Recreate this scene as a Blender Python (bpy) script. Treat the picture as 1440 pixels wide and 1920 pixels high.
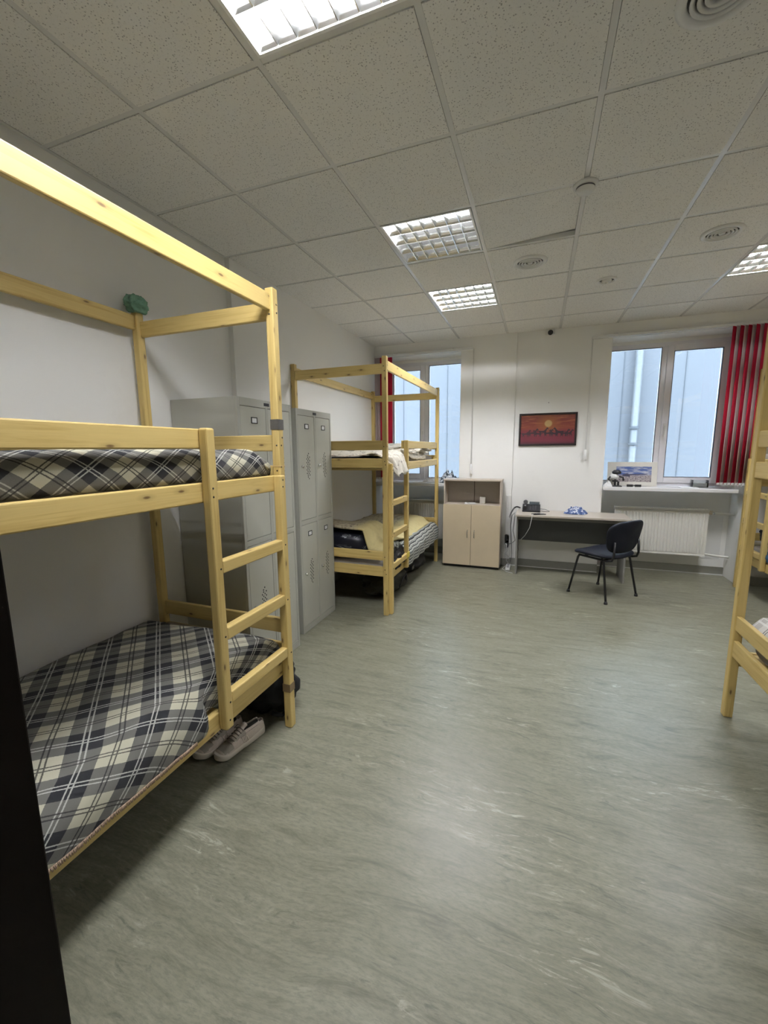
import bpy, bmesh, math, random
from mathutils import Vector, Matrix, noise
random.seed(7)
PI = math.pi
S = bpy.context.scene
COL = S.collection
for o in list(bpy.data.objects): bpy.data.objects.remove(o)

# ------------------------------------------------------------------ camera
YAW, PITCH, ROLL, FPX = -0.355548566, 0.149582199, -0.008252525, 777.979
CAMX, CAMZ = 2.2161, 1.535
cam_d = bpy.data.cameras.new('camera'); cam = bpy.data.objects.new('camera', cam_d); COL.objects.link(cam)
cam_d.sensor_fit = 'VERTICAL'; cam_d.sensor_height = 36; cam_d.sensor_width = 27; cam_d.lens = FPX/1920*36
cam_d.clip_start = 0.02; cam_d.clip_end = 100
_f = Vector((math.sin(YAW)*math.cos(PITCH), math.cos(YAW)*math.cos(PITCH), -math.sin(PITCH)))
_r = Vector((math.cos(YAW), -math.sin(YAW), 0)); _u = _r.cross(_f)
_c, _s = math.cos(ROLL), math.sin(ROLL)
_r, _u = _c*_r+_s*_u, -_s*_r+_c*_u
cam.matrix_world = Matrix(((_r.x, _u.x, -_f.x, CAMX), (_r.y, _u.y, -_f.y, 0), (_r.z, _u.z, -_f.z, CAMZ), (0, 0, 0, 1)))
S.camera = cam
# ------------------------------------------------------------------ exposure, world, light levels
S.view_settings.view_transform = 'Standard'; S.view_settings.look = 'None'
S.view_settings.exposure = 0.48; S.view_settings.gamma = 1.0; S.view_settings.use_curve_mapping = False
SKY = 12.0                      # overcast sky strength
TUBES = {1: (260,)*4, 2: (13, 10, 0.25, 0.25), 3: (208,)*4, 4: (175,)*4, 5: (40,)*4, 6: (10,)*4}
w = bpy.data.worlds.new('world'); S.world = w; w.use_nodes = True
w.node_tree.nodes['Background'].inputs[0].default_value = (0.66, 0.82, 1.0, 1)
w.node_tree.nodes['Background'].inputs[1].default_value = SKY

# ------------------------------------------------------------------ room numbers
H = 2.941; YB = 5.607; YN = 5.95; XR = 5.34; YF = -0.42; XL = -0.03; XL2 = 0.012
GX, GY = 0.588, 1.485          # ceiling grid origin (0.6 m tiles)

# ------------------------------------------------------------------ material helpers
MATS = {}
class NT:
    def __init__(s, name):
        s.m = bpy.data.materials.new(name); s.m.use_nodes = True; s.t = s.m.node_tree
        s.b = s.t.nodes['Principled BSDF']; s.out = s.t.nodes['Material Output']
    def n(s, kind, **kw):
        nd = s.t.nodes.new(kind)
        for k, v in kw.items():
            if k.startswith('i_'):
                key = k[2:]; key = int(key) if key.isdigit() else key.replace('_', ' ')
                nd.inputs[key].default_value = v
            else: setattr(nd, k, v)
        return nd
    def l(s, a, b): s.t.links.new(a, b)
    def math(s, op, a, b=None, c=None):
        nd = s.t.nodes.new('ShaderNodeMath'); nd.operation = op
        for i, v in enumerate((a, b, c)):
            if v is None: continue
            if isinstance(v, (int, float)): nd.inputs[i].default_value = v
            else: s.l(v, nd.inputs[i])
        return nd.outputs[0]
    def mix(s, f, a, b, blend='MIX'):
        nd = s.t.nodes.new('ShaderNodeMix'); nd.data_type = 'RGBA'; nd.blend_type = blend
        for i, v in ((0, f), (6, a), (7, b)):
            if isinstance(v, (int, float)): nd.inputs[i].default_value = v
            elif isinstance(v, tuple): nd.inputs[i].default_value = v if len(v) == 4 else v+(1,)
            else: s.l(v, nd.inputs[i])
        return nd.outputs[2]
    def ramp(s, f, stops, interp='LINEAR'):
        nd = s.t.nodes.new('ShaderNodeValToRGB'); cr = nd.color_ramp; cr.interpolation = interp
        while len(cr.elements) < len(stops): cr.elements.new(0.5)
        for e, (p, c) in zip(cr.elements, stops):
            e.position = p; e.color = c if len(c) == 4 else tuple(c)+(1,)
        s.l(f, nd.inputs[0]); return nd.outputs[0]
    def coord(s, out='Object', scale=(1, 1, 1), rot=(0, 0, 0)):
        tc = s.t.nodes.new('ShaderNodeTexCoord'); mp = s.t.nodes.new('ShaderNodeMapping')
        mp.inputs['Scale'].default_value = scale; mp.inputs['Rotation'].default_value = rot
        s.l(tc.outputs[out], mp.inputs[0]); return mp.outputs[0]
    def noise(s, vec, scale=5, detail=3, rough=0.5, dist=0):
        nd = s.n('ShaderNodeTexNoise'); nd.inputs['Scale'].default_value = scale; nd.inputs['Detail'].default_value = detail
        nd.inputs['Roughness'].default_value = rough; nd.inputs['Distortion'].default_value = dist
        s.l(vec, nd.inputs['Vector']); return nd.outputs[0]
    def vor(s, vec, scale=5, feature='F1', rnd=1, dim='3D'):
        nd = s.n('ShaderNodeTexVoronoi'); nd.feature = feature; nd.voronoi_dimensions = dim; nd.inputs['Scale'].default_value = scale
        nd.inputs['Randomness'].default_value = rnd; s.l(vec, nd.inputs['Vector']); return nd.outputs['Distance']
    def bump(s, h, strength=0.3, dist=0.002):
        nd = s.n('ShaderNodeBump'); nd.inputs['Strength'].default_value = strength; nd.inputs['Distance'].default_value = dist
        s.l(h, nd.inputs['Height']); s.l(nd.outputs[0], s.b.inputs['Normal'])
    def done(s, col=None, rough=None, metal=None, spec=None, sheen=None):
        for k, v in (('Base Color', col), ('Roughness', rough), ('Metallic', metal), ('Specular IOR Level', spec), ('Sheen Weight', sheen)):
            if v is None: continue
            if isinstance(v, (int, float)): s.b.inputs[k].default_value = v
            elif isinstance(v, tuple): s.b.inputs[k].default_value = v if len(v) == 4 else v+(1,)
            else: s.l(v, s.b.inputs[k])
        MATS[s.m.name] = s.m; return s.m

def plain(name, col, rough=0.5, metal=0, spec=0.5, var=0.06, scale=30, bump=0, sheen=0):
    t = NT(name); v = t.noise(t.coord('Object'), scale, 3)
    c = t.mix(v, tuple(x*(1-var) for x in col), tuple(min(1, x*(1+var)) for x in col))
    if bump: t.bump(v, bump, 0.002)
    return t.done(c, rough, metal, spec, sheen)

def pine(name, light, dark, rough=0.42):
    t = NT(name); uv = t.coord('UV')
    oi = t.n('ShaderNodeObjectInfo')
    off = t.n('ShaderNodeCombineXYZ'); t.l(t.math('MULTIPLY', oi.outputs['Random'], 37.0), off.inputs[0]); t.l(t.math('MULTIPLY', oi.outputs['Random'], 11.0), off.inputs[1])
    add = t.n('ShaderNodeVectorMath'); add.operation = 'ADD'; t.l(uv, add.inputs[0]); t.l(off.outputs[0], add.inputs[1]); uv = add.outputs[0]
    def sc(v):
        m = t.n('ShaderNodeMapping'); m.inputs['Scale'].default_value = v; t.l(uv, m.inputs[0]); return m.outputs[0]
    g1 = t.noise(sc((1.6, 42, 1)), 1.0, 4, 0.6, 0.6)
    g2 = t.noise(sc((3, 160, 1)), 1.0, 2)
    kn = t.vor(sc((2.9, 8.5, 1)), 1.0, dim='2D')
    kr = t.ramp(kn, [(0.0, (0.95, 0.95, 0.95)), (0.030, (0.80, 0.80, 0.80)), (0.050, (0.25, 0.25, 0.25)), (0.13, (0, 0, 0))])
    c = t.ramp(g1, [(0.3, dark), (0.5, light), (0.72, tuple(x*0.93 for x in light))])
    c = t.mix(t.math('MULTIPLY', g2, 0.18), c, dark)
    c = t.mix(kr, c, (0.10, 0.045, 0.012))
    hv = t.n('ShaderNodeHueSaturation'); t.l(c, hv.inputs['Color']); t.l(t.math('ADD', t.math('MULTIPLY', oi.outputs['Random'], 0.16), 0.91), hv.inputs['Value'])
    t.bump(g2, 0.08, 0.001)
    return t.done(hv.outputs[0], rough)

M_PINE = pine('pine_wood', (0.64, 0.48, 0.18), (0.49, 0.335, 0.10))

t = NT('linoleum_floor')
wob = t.noise(t.coord('Object', (0.8, 0.8, 1)), 1.0, 3)
wv = t.n('ShaderNodeCombineXYZ'); t.l(t.math('MULTIPLY', wob, 0.0), wv.inputs[0]); t.l(t.math('MULTIPLY', wob, 0.22), wv.inputs[1])
av = t.n('ShaderNodeVectorMath'); av.operation = 'ADD'; tc = t.n('ShaderNodeTexCoord'); t.l(tc.outputs['Object'], av.inputs[0]); t.l(wv.outputs[0], av.inputs[1])
def fsc(v):
    m = t.n('ShaderNodeMapping'); m.inputs['Scale'].default_value = v; t.l(av.outputs[0], m.inputs[0]); return m.outputs[0]
base = t.noise(fsc((0.9, 2.2, 1)), 1.0, 4, 0.6)
st = t.noise(fsc((3.4, 20, 1)), 1.0, 8, 0.72, 0.7)
st2 = t.noise(fsc((6.0, 30, 1)), 1.0, 7, 0.72, 1.2)
fine = t.noise(fsc((30, 110, 1)), 1.0, 5, 0.75)
patch = t.noise(fsc((1.5, 2.6, 1)), 1.0, 4, 0.6)
c = t.ramp(st, [(0.30, (0.108, 0.107, 0.074)), (0.45, (0.208, 0.204, 0.146)), (0.58, (0.248, 0.243, 0.180)), (0.75, (0.310, 0.302, 0.232))])
c = t.mix(t.math('MULTIPLY', base, 0.25), c, (0.195, 0.194, 0.140))
c = t.mix(t.ramp(fine, [(0.36, (0.55, 0.55, 0.55)), (0.55, (0, 0, 0))]), c, (0.125, 0.125, 0.090))
wm = t.math('MULTIPLY', t.ramp(st2, [(0.555, (0, 0, 0)), (0.625, (1, 1, 1))]), t.ramp(patch, [(0.49, (0.0, 0.0, 0.0)), (0.66, (1, 1, 1))]))
c = t.mix(t.math('MULTIPLY', wm, 0.70), c, (0.48, 0.465, 0.37))
dm = t.math('MULTIPLY', t.ramp(st2, [(0.34, (1, 1, 1)), (0.43, (0, 0, 0))]), t.ramp(patch, [(0.42, (0.25, 0.25, 0.25)), (0.56, (1, 1, 1))]))
c = t.mix(t.math('MULTIPLY', dm, 0.65), c, (0.075, 0.078, 0.058))
r = t.math('ADD', t.math('MULTIPLY', base, 0.12), 0.31)
t.bump(fine, 0.06, 0.001)
M_FLOOR = t.done(c, r, spec=0.42)

t = NT('ceiling_tile_board')
co = t.coord('Object')
v1 = t.vor(co, 105); v2 = t.noise(co, 150, 3, 0.7); v3 = t.noise(co, 60, 3, 0.7)
sp = t.math('MULTIPLY', t.ramp(v1, [(0.20, (1, 1, 1)), (0.33, (0, 0, 0))]), t.ramp(v3, [(0.43, (0, 0, 0)), (0.53, (1, 1, 1))]))
sp2 = t.ramp(v2, [(0.60, (0, 0, 0)), (0.68, (1, 1, 1))])
c = t.mix(t.math('MULTIPLY', sp2, 0.40), (0.80, 0.79, 0.755), (0.42, 0.415, 0.395))
c = t.mix(t.math('MULTIPLY', sp, 0.62), c, (0.14, 0.135, 0.125))
t.bump(sp, -0.3, 0.001)
M_TILE = t.done(c, 0.9, spec=0.2)

t = NT('white_wall_paint')
co = t.coord('Object'); a = t.noise(co, 1.3, 4, 0.6); b = t.noise(co, 45, 3)
c = t.mix(a, (0.83, 0.825, 0.79), (0.88, 0.875, 0.845))
sm = t.ramp(t.noise(co, 2.6, 5, 0.7), [(0.60, (0, 0, 0)), (0.78, (1, 1, 1))])
c = t.mix(t.math('MULTIPLY', sm, 0.10), c, (0.45, 0.42, 0.38))
t.bump(b, 0.12, 0.002)
M_WALL = t.done(c, 0.75, spec=0.25)
M_GRID = plain('white_ceiling_bar_paint', (0.72, 0.72, 0.70), 0.22, var=0.03)
M_BASE = plain('grey_baseboard_vinyl', (0.30, 0.30, 0.265), 0.45)
M_TRIMW = plain('white_trim_plastic', (0.75, 0.75, 0.73), 0.35, var=0.02)
M_PVC = plain('white_window_plastic', (0.74, 0.73, 0.76), 0.3, var=0.02)
M_GASKET = plain('dark_window_gasket', (0.10, 0.10, 0.11), 0.5)
M_SILL = plain('white_sill_board', (0.80, 0.80, 0.80), 0.22, var=0.02)
M_LOCK = plain('grey_locker_steel', (0.43, 0.43, 0.375), 0.40, var=0.03, scale=8)
M_LOCKD = plain('grey_locker_door_steel', (0.48, 0.48, 0.415), 0.38, var=0.03, scale=8)
M_BLACK = plain('black_plastic', (0.012, 0.012, 0.014), 0.4)
M_HOLE = plain('dark_vent_hole', (0.012, 0.012, 0.012), 0.9)
M_CHROME = plain('chrome_metal', (0.75, 0.75, 0.74), 0.2, 1.0, var=0.02)
M_ALU = plain('polished_aluminium_reflector', (0.88, 0.89, 0.88), 0.2, 1.0, var=0.02)
M_LAMPW = plain('white_lamp_enamel', (0.85, 0.85, 0.83), 0.4, var=0.01)
M_MAPLE = plain('light_maple_laminate', (0.66, 0.55, 0.385), 0.4, var=0.04, scale=12)
M_CARC = plain('pinkish_beige_laminate', (0.56, 0.48, 0.40), 0.42, var=0.04, scale=12)
M_DESK = plain('beige_grey_desk_laminate', (0.56, 0.50, 0.43), 0.32, var=0.04, scale=12)
M_DESKG = plain('grey_desk_panel_laminate', (0.25, 0.245, 0.225), 0.45, var=0.04, scale=12)
M_DARKP = plain('charcoal_modesty_panel', (0.075, 0.078, 0.080), 0.5)
M_NAVY = plain('navy_black_upholstery', (0.006, 0.008, 0.016), 0.6, spec=0.3, bump=0.2, scale=160)
M_RAD = plain('white_radiator_enamel', (0.80, 0.79, 0.73), 0.32, var=0.02)
M_RUBBER = plain('black_rubber', (0.012, 0.012, 0.012), 0.7)
M_FRAMEB = plain('black_picture_frame', (0.018, 0.013, 0.012), 0.35)
def fabric(name, col):
    t = NT(name); v = t.noise(t.coord('Object'), 200, 3); c = t.mix(v, tuple(x*0.88 for x in col), tuple(x*1.12 for x in col))
    d = t.n('ShaderNodeBsdfDiffuse'); tl = t.n('ShaderNodeBsdfTranslucent'); mx = t.n('ShaderNodeMixShader', i_0=0.42)
    t.l(c, d.inputs[0]); t.l(c, tl.inputs[0]); t.l(d.outputs[0], mx.inputs[1]); t.l(tl.outputs[0], mx.inputs[2]); t.l(mx.outputs[0], t.out.inputs[0])
    return t.m
M_RED = fabric('red_blind_fabric', (0.60, 0.035, 0.075))
M_PALEB = fabric('pale_grey_pink_blind_fabric', (0.72, 0.61, 0.60))
M_DOOR = plain('dark_wenge_door_veneer', (0.0055, 0.0035, 0.0022), 0.6, spec=0.12, var=0.3, scale=6)
M_PAPER = plain('white_paper', (0.80, 0.80, 0.80), 0.7, var=0.02)
M_CREAM = plain('cream_cotton', (0.60, 0.555, 0.44), 0.9, bump=0.2, scale=60)
M_TICK = plain('grey_beige_mattress_ticking', (0.42, 0.39, 0.35), 0.9, bump=0.2, scale=90)
M_TEAL = plain('pale_green_cloth', (0.16, 0.30, 0.21), 0.95, var=0.25, scale=80, bump=0.5)
M_BAGB = plain('black_nylon_bag', (0.006, 0.006, 0.007), 0.7, bump=0.3, scale=120)
M_BAGO = plain('dark_olive_canvas_bag', (0.030, 0.027, 0.018), 0.85, bump=0.3, scale=120)
M_SHOE = plain('beige_pink_suede', (0.60, 0.525, 0.455), 0.85, var=0.12, scale=90, bump=0.3)
M_SHOED = plain('taupe_mesh_fabric', (0.38, 0.345, 0.285), 0.9, var=0.12, scale=250, bump=0.4)
M_SHOES = plain('off_white_rubber_sole', (0.70, 0.64, 0.55), 0.6)
M_SHOEIN = plain('dark_grey_shoe_lining', (0.07, 0.07, 0.065), 0.9)
M_TAPE = plain('dark_grey_duct_tape', (0.09, 0.085, 0.075), 0.4, var=0.4, scale=60)
M_TAPEB = plain('brown_packing_tape', (0.22, 0.15, 0.07), 0.3)
M_CABLE = plain('grey_cable_rubber', (0.16, 0.16, 0.15), 0.5)
M_CABLEW = plain('white_cable_rubber', (0.62, 0.62, 0.60), 0.5)
M_YEL = plain('yellow_label_fabric', (0.72, 0.58, 0.10), 0.7)
M_BLUEB = plain('blue_blanket_wool', (0.03, 0.10, 0.18), 0.95, var=0.2, scale=60)
M_DEVICE = plain('white_device_plastic', (0.66, 0.64, 0.58), 0.4)
M_BROWNTAG = plain('dark_name_badge', (0.02, 0.02, 0.022), 0.3)

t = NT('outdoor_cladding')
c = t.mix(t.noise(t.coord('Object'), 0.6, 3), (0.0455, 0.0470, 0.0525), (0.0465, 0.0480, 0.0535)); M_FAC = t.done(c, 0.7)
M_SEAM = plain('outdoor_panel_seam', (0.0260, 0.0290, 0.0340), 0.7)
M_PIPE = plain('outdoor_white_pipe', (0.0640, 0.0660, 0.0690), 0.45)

t = NT('window_glass')
tr = t.n('ShaderNodeBsdfTransparent'); gl = t.n('ShaderNodeBsdfGlossy'); gl.inputs['Roughness'].default_value = 0.02
tr.inputs[0].default_value = (0.96, 0.98, 0.98, 1)
fr = t.n('ShaderNodeFresnel'); fr.inputs[0].default_value = 1.45; mx = t.n('ShaderNodeMixShader')
t.l(fr.outputs[0], mx.inputs[0]); t.l(tr.outputs[0], mx.inputs[1]); t.l(gl.outputs[0], mx.inputs[2]); t.l(mx.outputs[0], t.out.inputs[0])
M_GLASS = t.m

def emit(name, col, strength):
    t = NT(name); e = t.n('ShaderNodeEmission'); e.inputs[0].default_value = col+(1,); e.inputs[1].default_value = strength
    t.l(e.outputs[0], t.out.inputs[0]); return t.m

def plaid(name, black, grey, cream, wl, bl, P=0.21, lw=0.0125):
    t = NT(name); uv = t.coord('UV'); sp = t.n('ShaderNodeSeparateXYZ'); t.l(uv, sp.inputs[0])
    nz = t.math('MULTIPLY', t.math('SUBTRACT', t.noise(uv, 240, 2), 0.5), 0.02)
    res = []
    for k in (0, 1):
        f = t.math('FRACT', t.math('ADD', t.math('DIVIDE', sp.outputs[k], P), nz))
        band = t.math('GREATER_THAN', f, 0.5)
        def dbl(c0):
            a = t.math('LESS_THAN', t.math('ABSOLUTE', t.math('SUBTRACT', t.math('ABSOLUTE', t.math('SUBTRACT', f, c0)), 0.036)), lw)
            return a
        res.append((band, dbl(0.25), dbl(0.75)))
    v = t.math('MULTIPLY', t.math('ADD', res[0][0], res[1][0]), 0.5)
    c = t.ramp(v, [(0.0, black), (0.25, grey), (0.75, cream)], 'CONSTANT')
    wmask = t.math('MAXIMUM', res[0][1], res[1][1]); bmask = t.math('MAXIMUM', res[0][2], res[1][2])
    c = t.mix(t.math('MULTIPLY', wmask, 0.75), c, wl); c = t.mix(t.math('MULTIPLY', bmask, 0.85), c, bl)
    fz = t.noise(uv, 420, 3, 0.7)
    c = t.mix(t.math('MULTIPLY', fz, 0.17), c, (0.14, 0.14, 0.13))
    t.bump(fz, 0.5, 0.003)
    return t.done(c, 0.95, spec=0.08, sheen=0.08)
M_PLAID = plaid('black_grey_cream_plaid_wool', (0.016, 0.017, 0.021), (0.155, 0.152, 0.135), (0.56, 0.54, 0.41), (0.62, 0.62, 0.56), (0.014, 0.014, 0.016))
M_PLAIDL = plaid('pale_plaid_wool', (0.50, 0.48, 0.45), (0.66, 0.64, 0.59), (0.78, 0.76, 0.70), (0.8, 0.8, 0.76), (0.05, 0.05, 0.05), 0.24)

t = NT('zigzag_knit'); uv = t.coord('UV'); sp = t.n('ShaderNodeSeparateXYZ'); t.l(uv, sp.inputs[0])
tri = t.math('MULTIPLY', t.math('PINGPONG', sp.outputs[1], 0.018), 0.9)
nn = t.math('MULTIPLY', t.noise(uv, 30, 2), 0.012)
f = t.math('FRACT', t.math('DIVIDE', t.math('ADD', t.math('ADD', sp.outputs[0], tri), nn), 0.062))
M_ZIG = t.done(t.ramp(f, [(0, (0.012, 0.013, 0.016)), (0.33, (0.60, 0.62, 0.56)), (0.62, (0.17, 0.18, 0.165)), (0.8, (0.42, 0.44, 0.40))], 'CONSTANT'), 0.95)
t = NT('yellow_floral_cotton'); uv = t.coord('UV'); a = t.noise(uv, 14, 4, 0.65, 1.0); b = t.noise(uv, 34, 3, 0.6)
fl = t.math('MULTIPLY', t.ramp(a, [(0.46, (0, 0, 0)), (0.60, (1, 1, 1))]), t.ramp(b, [(0.42, (0, 0, 0)), (0.55, (1, 1, 1))]))
ed = t.n('ShaderNodeSeparateXYZ'); t.l(uv, ed.inputs[0]); yl = t.ramp(ed.outputs[0], [(0.62, (0, 0, 0)), (0.74, (1, 1, 1))])
c = t.mix(yl, (0.47, 0.41, 0.27), (0.62, 0.53, 0.26)); c = t.mix(t.math('MULTIPLY', fl, t.math('SUBTRACT', 0.8, t.math('MULTIPLY', yl, 0.7))), c, (0.11, 0.075, 0.07))
M_FLOR = t.done(c, 0.95)
t = NT('cream_floral_cotton'); uv = t.coord('UV'); a = t.noise(uv, 16, 4, 0.65, 1.0)
M_FLOR2 = t.done(t.ramp(a, [(0.50, (0.66, 0.62, 0.53)), (0.58, (0.66, 0.62, 0.53)), (0.63, (0.28, 0.25, 0.21)), (0.72, (0.55, 0.51, 0.44))]), 0.95)
t = NT('navy_print_satin'); uv = t.coord('UV'); a = t.vor(uv, 9); b = t.noise(uv, 26, 2, 0.5, 2)
m = t.math('MULTIPLY', t.ramp(a, [(0.30, (1, 1, 1)), (0.34, (0, 0, 0))]), t.ramp(b, [(0.54, (0, 0, 0)), (0.56, (1, 1, 1))]))
M_NAVYP = t.done(t.mix(m, (0.007, 0.008, 0.016), (0.34, 0.36, 0.37)), 0.38)
t = NT('blue_white_cloth_print'); uv = t.coord('Object'); a = t.noise(uv, 30, 2)
M_BLUEW = t.done(t.ramp(a, [(0.42, (0.035, 0.07, 0.20)), (0.52, (0.16, 0.22, 0.42)), (0.57, (0.62, 0.65, 0.72))]), 0.8)
t = NT('crumpled_grey_white_cloth'); uv = t.coord('Object'); a = t.noise(uv, 34, 2)
M_CRUMP = t.done(t.ramp(a, [(0.44, (0.035, 0.045, 0.055)), (0.52, (0.28, 0.32, 0.36)), (0.58, (0.72, 0.75, 0.80))]), 0.8)

t = NT('sunset_canvas'); g = t.coord('UV'); sp = t.n('ShaderNodeSeparateXYZ'); t.l(g, sp.inputs[0]); U, V = sp.outputs[0], sp.outputs[1]
c = t.ramp(V, [(0, (0.055, 0.006, 0.014)), (0.12, (0.13, 0.015, 0.028)), (0.42, (0.155, 0.018, 0.026)), (0.56, (0.18, 0.036, 0.016)), (0.75, (0.15, 0.024, 0.014)), (1, (0.12, 0.024, 0.013))])
mp = t.n('ShaderNodeMapping'); mp.inputs['Scale'].default_value = (3.2, 16, 1); t.l(g, mp.inputs[0])
sn = t.noise(mp.outputs[0], 1, 4, 0.6, 0.4)
up = t.ramp(V, [(0.5, (0, 0, 0)), (0.62, (1, 1, 1))])
c = t.mix(t.math('MULTIPLY', t.math('MULTIPLY', t.ramp(sn, [(0.5, (0, 0, 0)), (0.7, (1, 1, 1))]), up), 0.75), c, (0.32, 0.12, 0.045))
du = t.math('MULTIPLY', t.math('SUBTRACT', U, 0.515), 1.7); dv = t.math('SUBTRACT', V, 0.70)
d = t.math('SQRT', t.math('ADD', t.math('MULTIPLY', du, du), t.math('MULTIPLY', dv, dv)))
c = t.mix(t.math('MULTIPLY', t.ramp(d, [(0.12, (1, 1, 1)), (0.42, (0, 0, 0))]), 0.55), c, (0.25, 0.10, 0.018))
c = t.mix(t.ramp(d, [(0.095, (1, 1, 1)), (0.135, (0, 0, 0))]), c, (0.36, 0.25, 0.10))
M_SUNSET = t.done(c, 0.6)
M_HORSE = plain('painted_dark_horse', (0.030, 0.014, 0.018), 0.6, var=0.3)
t = NT('landscape_print'); g = t.coord('UV'); sp = t.n('ShaderNodeSeparateXYZ'); t.l(g, sp.inputs[0]); V = sp.outputs[1]
mp = t.n('ShaderNodeMapping'); mp.inputs['Scale'].default_value = (4, 7, 1); t.l(g, mp.inputs[0]); cl = t.noise(mp.outputs[0], 1, 4)
gr = t.noise(g, 22, 3)
sky = t.mix(t.ramp(cl, [(0.45, (0, 0, 0)), (0.65, (1, 1, 1))]), (0.10, 0.15, 0.36), (0.50, 0.52, 0.60))
gnd = t.ramp(gr, [(0.35, (0.14, 0.12, 0.14)), (0.5, (0.34, 0.30, 0.30)), (0.65, (0.52, 0.48, 0.47))])
M_LAND = t.done(t.mix(t.ramp(V, [(0.40, (0, 0, 0)), (0.50, (1, 1, 1))]), gnd, sky), 0.25)

# ------------------------------------------------------------------ mesh helpers
class MB:
    def __init__(s): s.bm = bmesh.new(); s.uv = s.bm.loops.layers.uv.new('UVMap'); s.mi = 0
    def box(s, x0, x1, y0, y1, z0, z1, M=None):
        p = [(x0, y0, z0), (x1, y0, z0), (x1, y1, z0), (x0, y1, z0), (x0, y0, z1), (x1, y0, z1), (x1, y1, z1), (x0, y1, z1)]
        v = [s.bm.verts.new(M @ Vector(q) if M else q) for q in p]
        dims = (x1-x0, y1-y0, z1-z0); L = max(range(3), key=lambda i: dims[i])
        o1, o2 = random.uniform(0, 50), random.uniform(0, 50)
        for q, ax in (((0, 3, 2, 1), 2), ((4, 5, 6, 7), 2), ((0, 1, 5, 4), 1), ((2, 3, 7, 6), 1), ((1, 2, 6, 5), 0), ((3, 0, 4, 7), 0)):
            f = s.bm.faces.new([v[i] for i in q]); f.material_index = s.mi
            rest = [i for i in range(3) if i != ax]
            ua = L if L in rest else rest[0]; va = [i for i in rest if i != ua][0]
            for lp, i in zip(f.loops, q): lp[s.uv].uv = (p[i][ua]+o1, p[i][va]+o2+ax*0.13)
        return s
    def poly(s, pts, uvs=None, flip=False):
        v = [s.bm.verts.new(q) for q in pts]
        f = s.bm.faces.new(v[::-1] if flip else v); f.material_index = s.mi
        if uvs:
            for lp in f.loops: lp[s.uv].uv = uvs[v.index(lp.vert)]
        return s
    def prism(s, pts, axis, a, b):
        """extrude a 2D outline along an axis (0,1,2) from a to b"""
        def put(q, h):
            if axis == 0: return (h, q[0], q[1])
            if axis == 1: return (q[0], h, q[1])
            return (q[0], q[1], h)
        A = [s.bm.verts.new(put(q, a)) for q in pts]; B = [s.bm.verts.new(put(q, b)) for q in pts]; n = len(pts)
        fs = [s.bm.faces.new(A[::-1]), s.bm.faces.new(B)]
        for i in range(n): fs.append(s.bm.faces.new((A[i], A[(i+1) % n], B[(i+1) % n], B[i])))
        for f in fs: f.material_index = s.mi
        return s
    def ring(s, c, n, u, r, k):
        b = n.cross(u); return [s.bm.verts.new(c+(u*math.cos(2*PI*i/k)+b*math.sin(2*PI*i/k))*r) for i in range(k)]
    def tube(s, pts, r, k=8, caps=True):
        pts = [Vector(p) for p in pts]; rs = r if isinstance(r, (list, tuple)) else [r]*len(pts)
        rings = []; u = None
        for i, p in enumerate(pts):
            a = pts[max(0, i-1)]; b = pts[min(len(pts)-1, i+1)]; n = (b-a).normalized()
            if u is None:
                u = n.orthogonal().normalized()
            u = (u-n*u.dot(n)); u = u.normalized() if u.length > 1e-6 else n.orthogonal().normalized()
            rings.append(s.ring(p, n, u, rs[i], k))
        for A, B in zip(rings, rings[1:]):
            for i in range(k):
                f = s.bm.faces.new((A[i], A[(i+1) % k], B[(i+1) % k], B[i])); f.smooth = True; f.material_index = s.mi
        if caps:
            f = s.bm.faces.new(rings[0][::-1]); f.material_index = s.mi; f = s.bm.faces.new(rings[-1]); f.material_index = s.mi
        return s
    def lathe(s, prof, c=(0, 0, 0), k=32, M=None):
        """prof: list of (r,z)"""
        rings = []
        for r, z in prof:
            if r < 1e-6: 
                p = Vector((c[0], c[1], c[2]+z)); rings.append([s.bm.verts.new(M @ p if M else p)])
            else:
                rr = []
                for i in range(k):
                    p = Vector((c[0]+r*math.cos(2*PI*i/k), c[1]+r*math.sin(2*PI*i/k), c[2]+z)); rr.append(s.bm.verts.new(M @ p if M else p))
                rings.append(rr)
        for A, B in zip(rings, rings[1:]):
            for i in range(k):
                j = (i+1) % k
                if len(A) == 1 and len(B) == 1: continue
                vs = (A[0], B[j], B[i]) if len(A) == 1 else ((A[i], A[j], B[0]) if len(B) == 1 else (A[i], A[j], B[j], B[i]))
                f = s.bm.faces.new(vs); f.smooth = True; f.material_index = s.mi
        return s
    def grid(s, nu, nv, fn, uvfn=None, close_u=False):
        P = [[s.bm.verts.new(fn(i/(nu if close_u else nu-1), j/(nv-1))) for i in range(nu)] for j in range(nv)]
        for j in range(nv-1):
            for i in range(nu if close_u else nu-1):
                i2 = (i+1) % nu
                f = s.bm.faces.new((P[j][i], P[j][i2], P[j+1][i2], P[j+1][i])); f.smooth = True; f.material_index = s.mi
                if uvfn:
                    for lp, (a, b) in zip(f.loops, ((i, j), (i+1, j), (i+1, j+1), (i, j+1))):
                        lp[s.uv].uv = uvfn(a/(nu-1), b/(nv-1))
        return s
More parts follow.
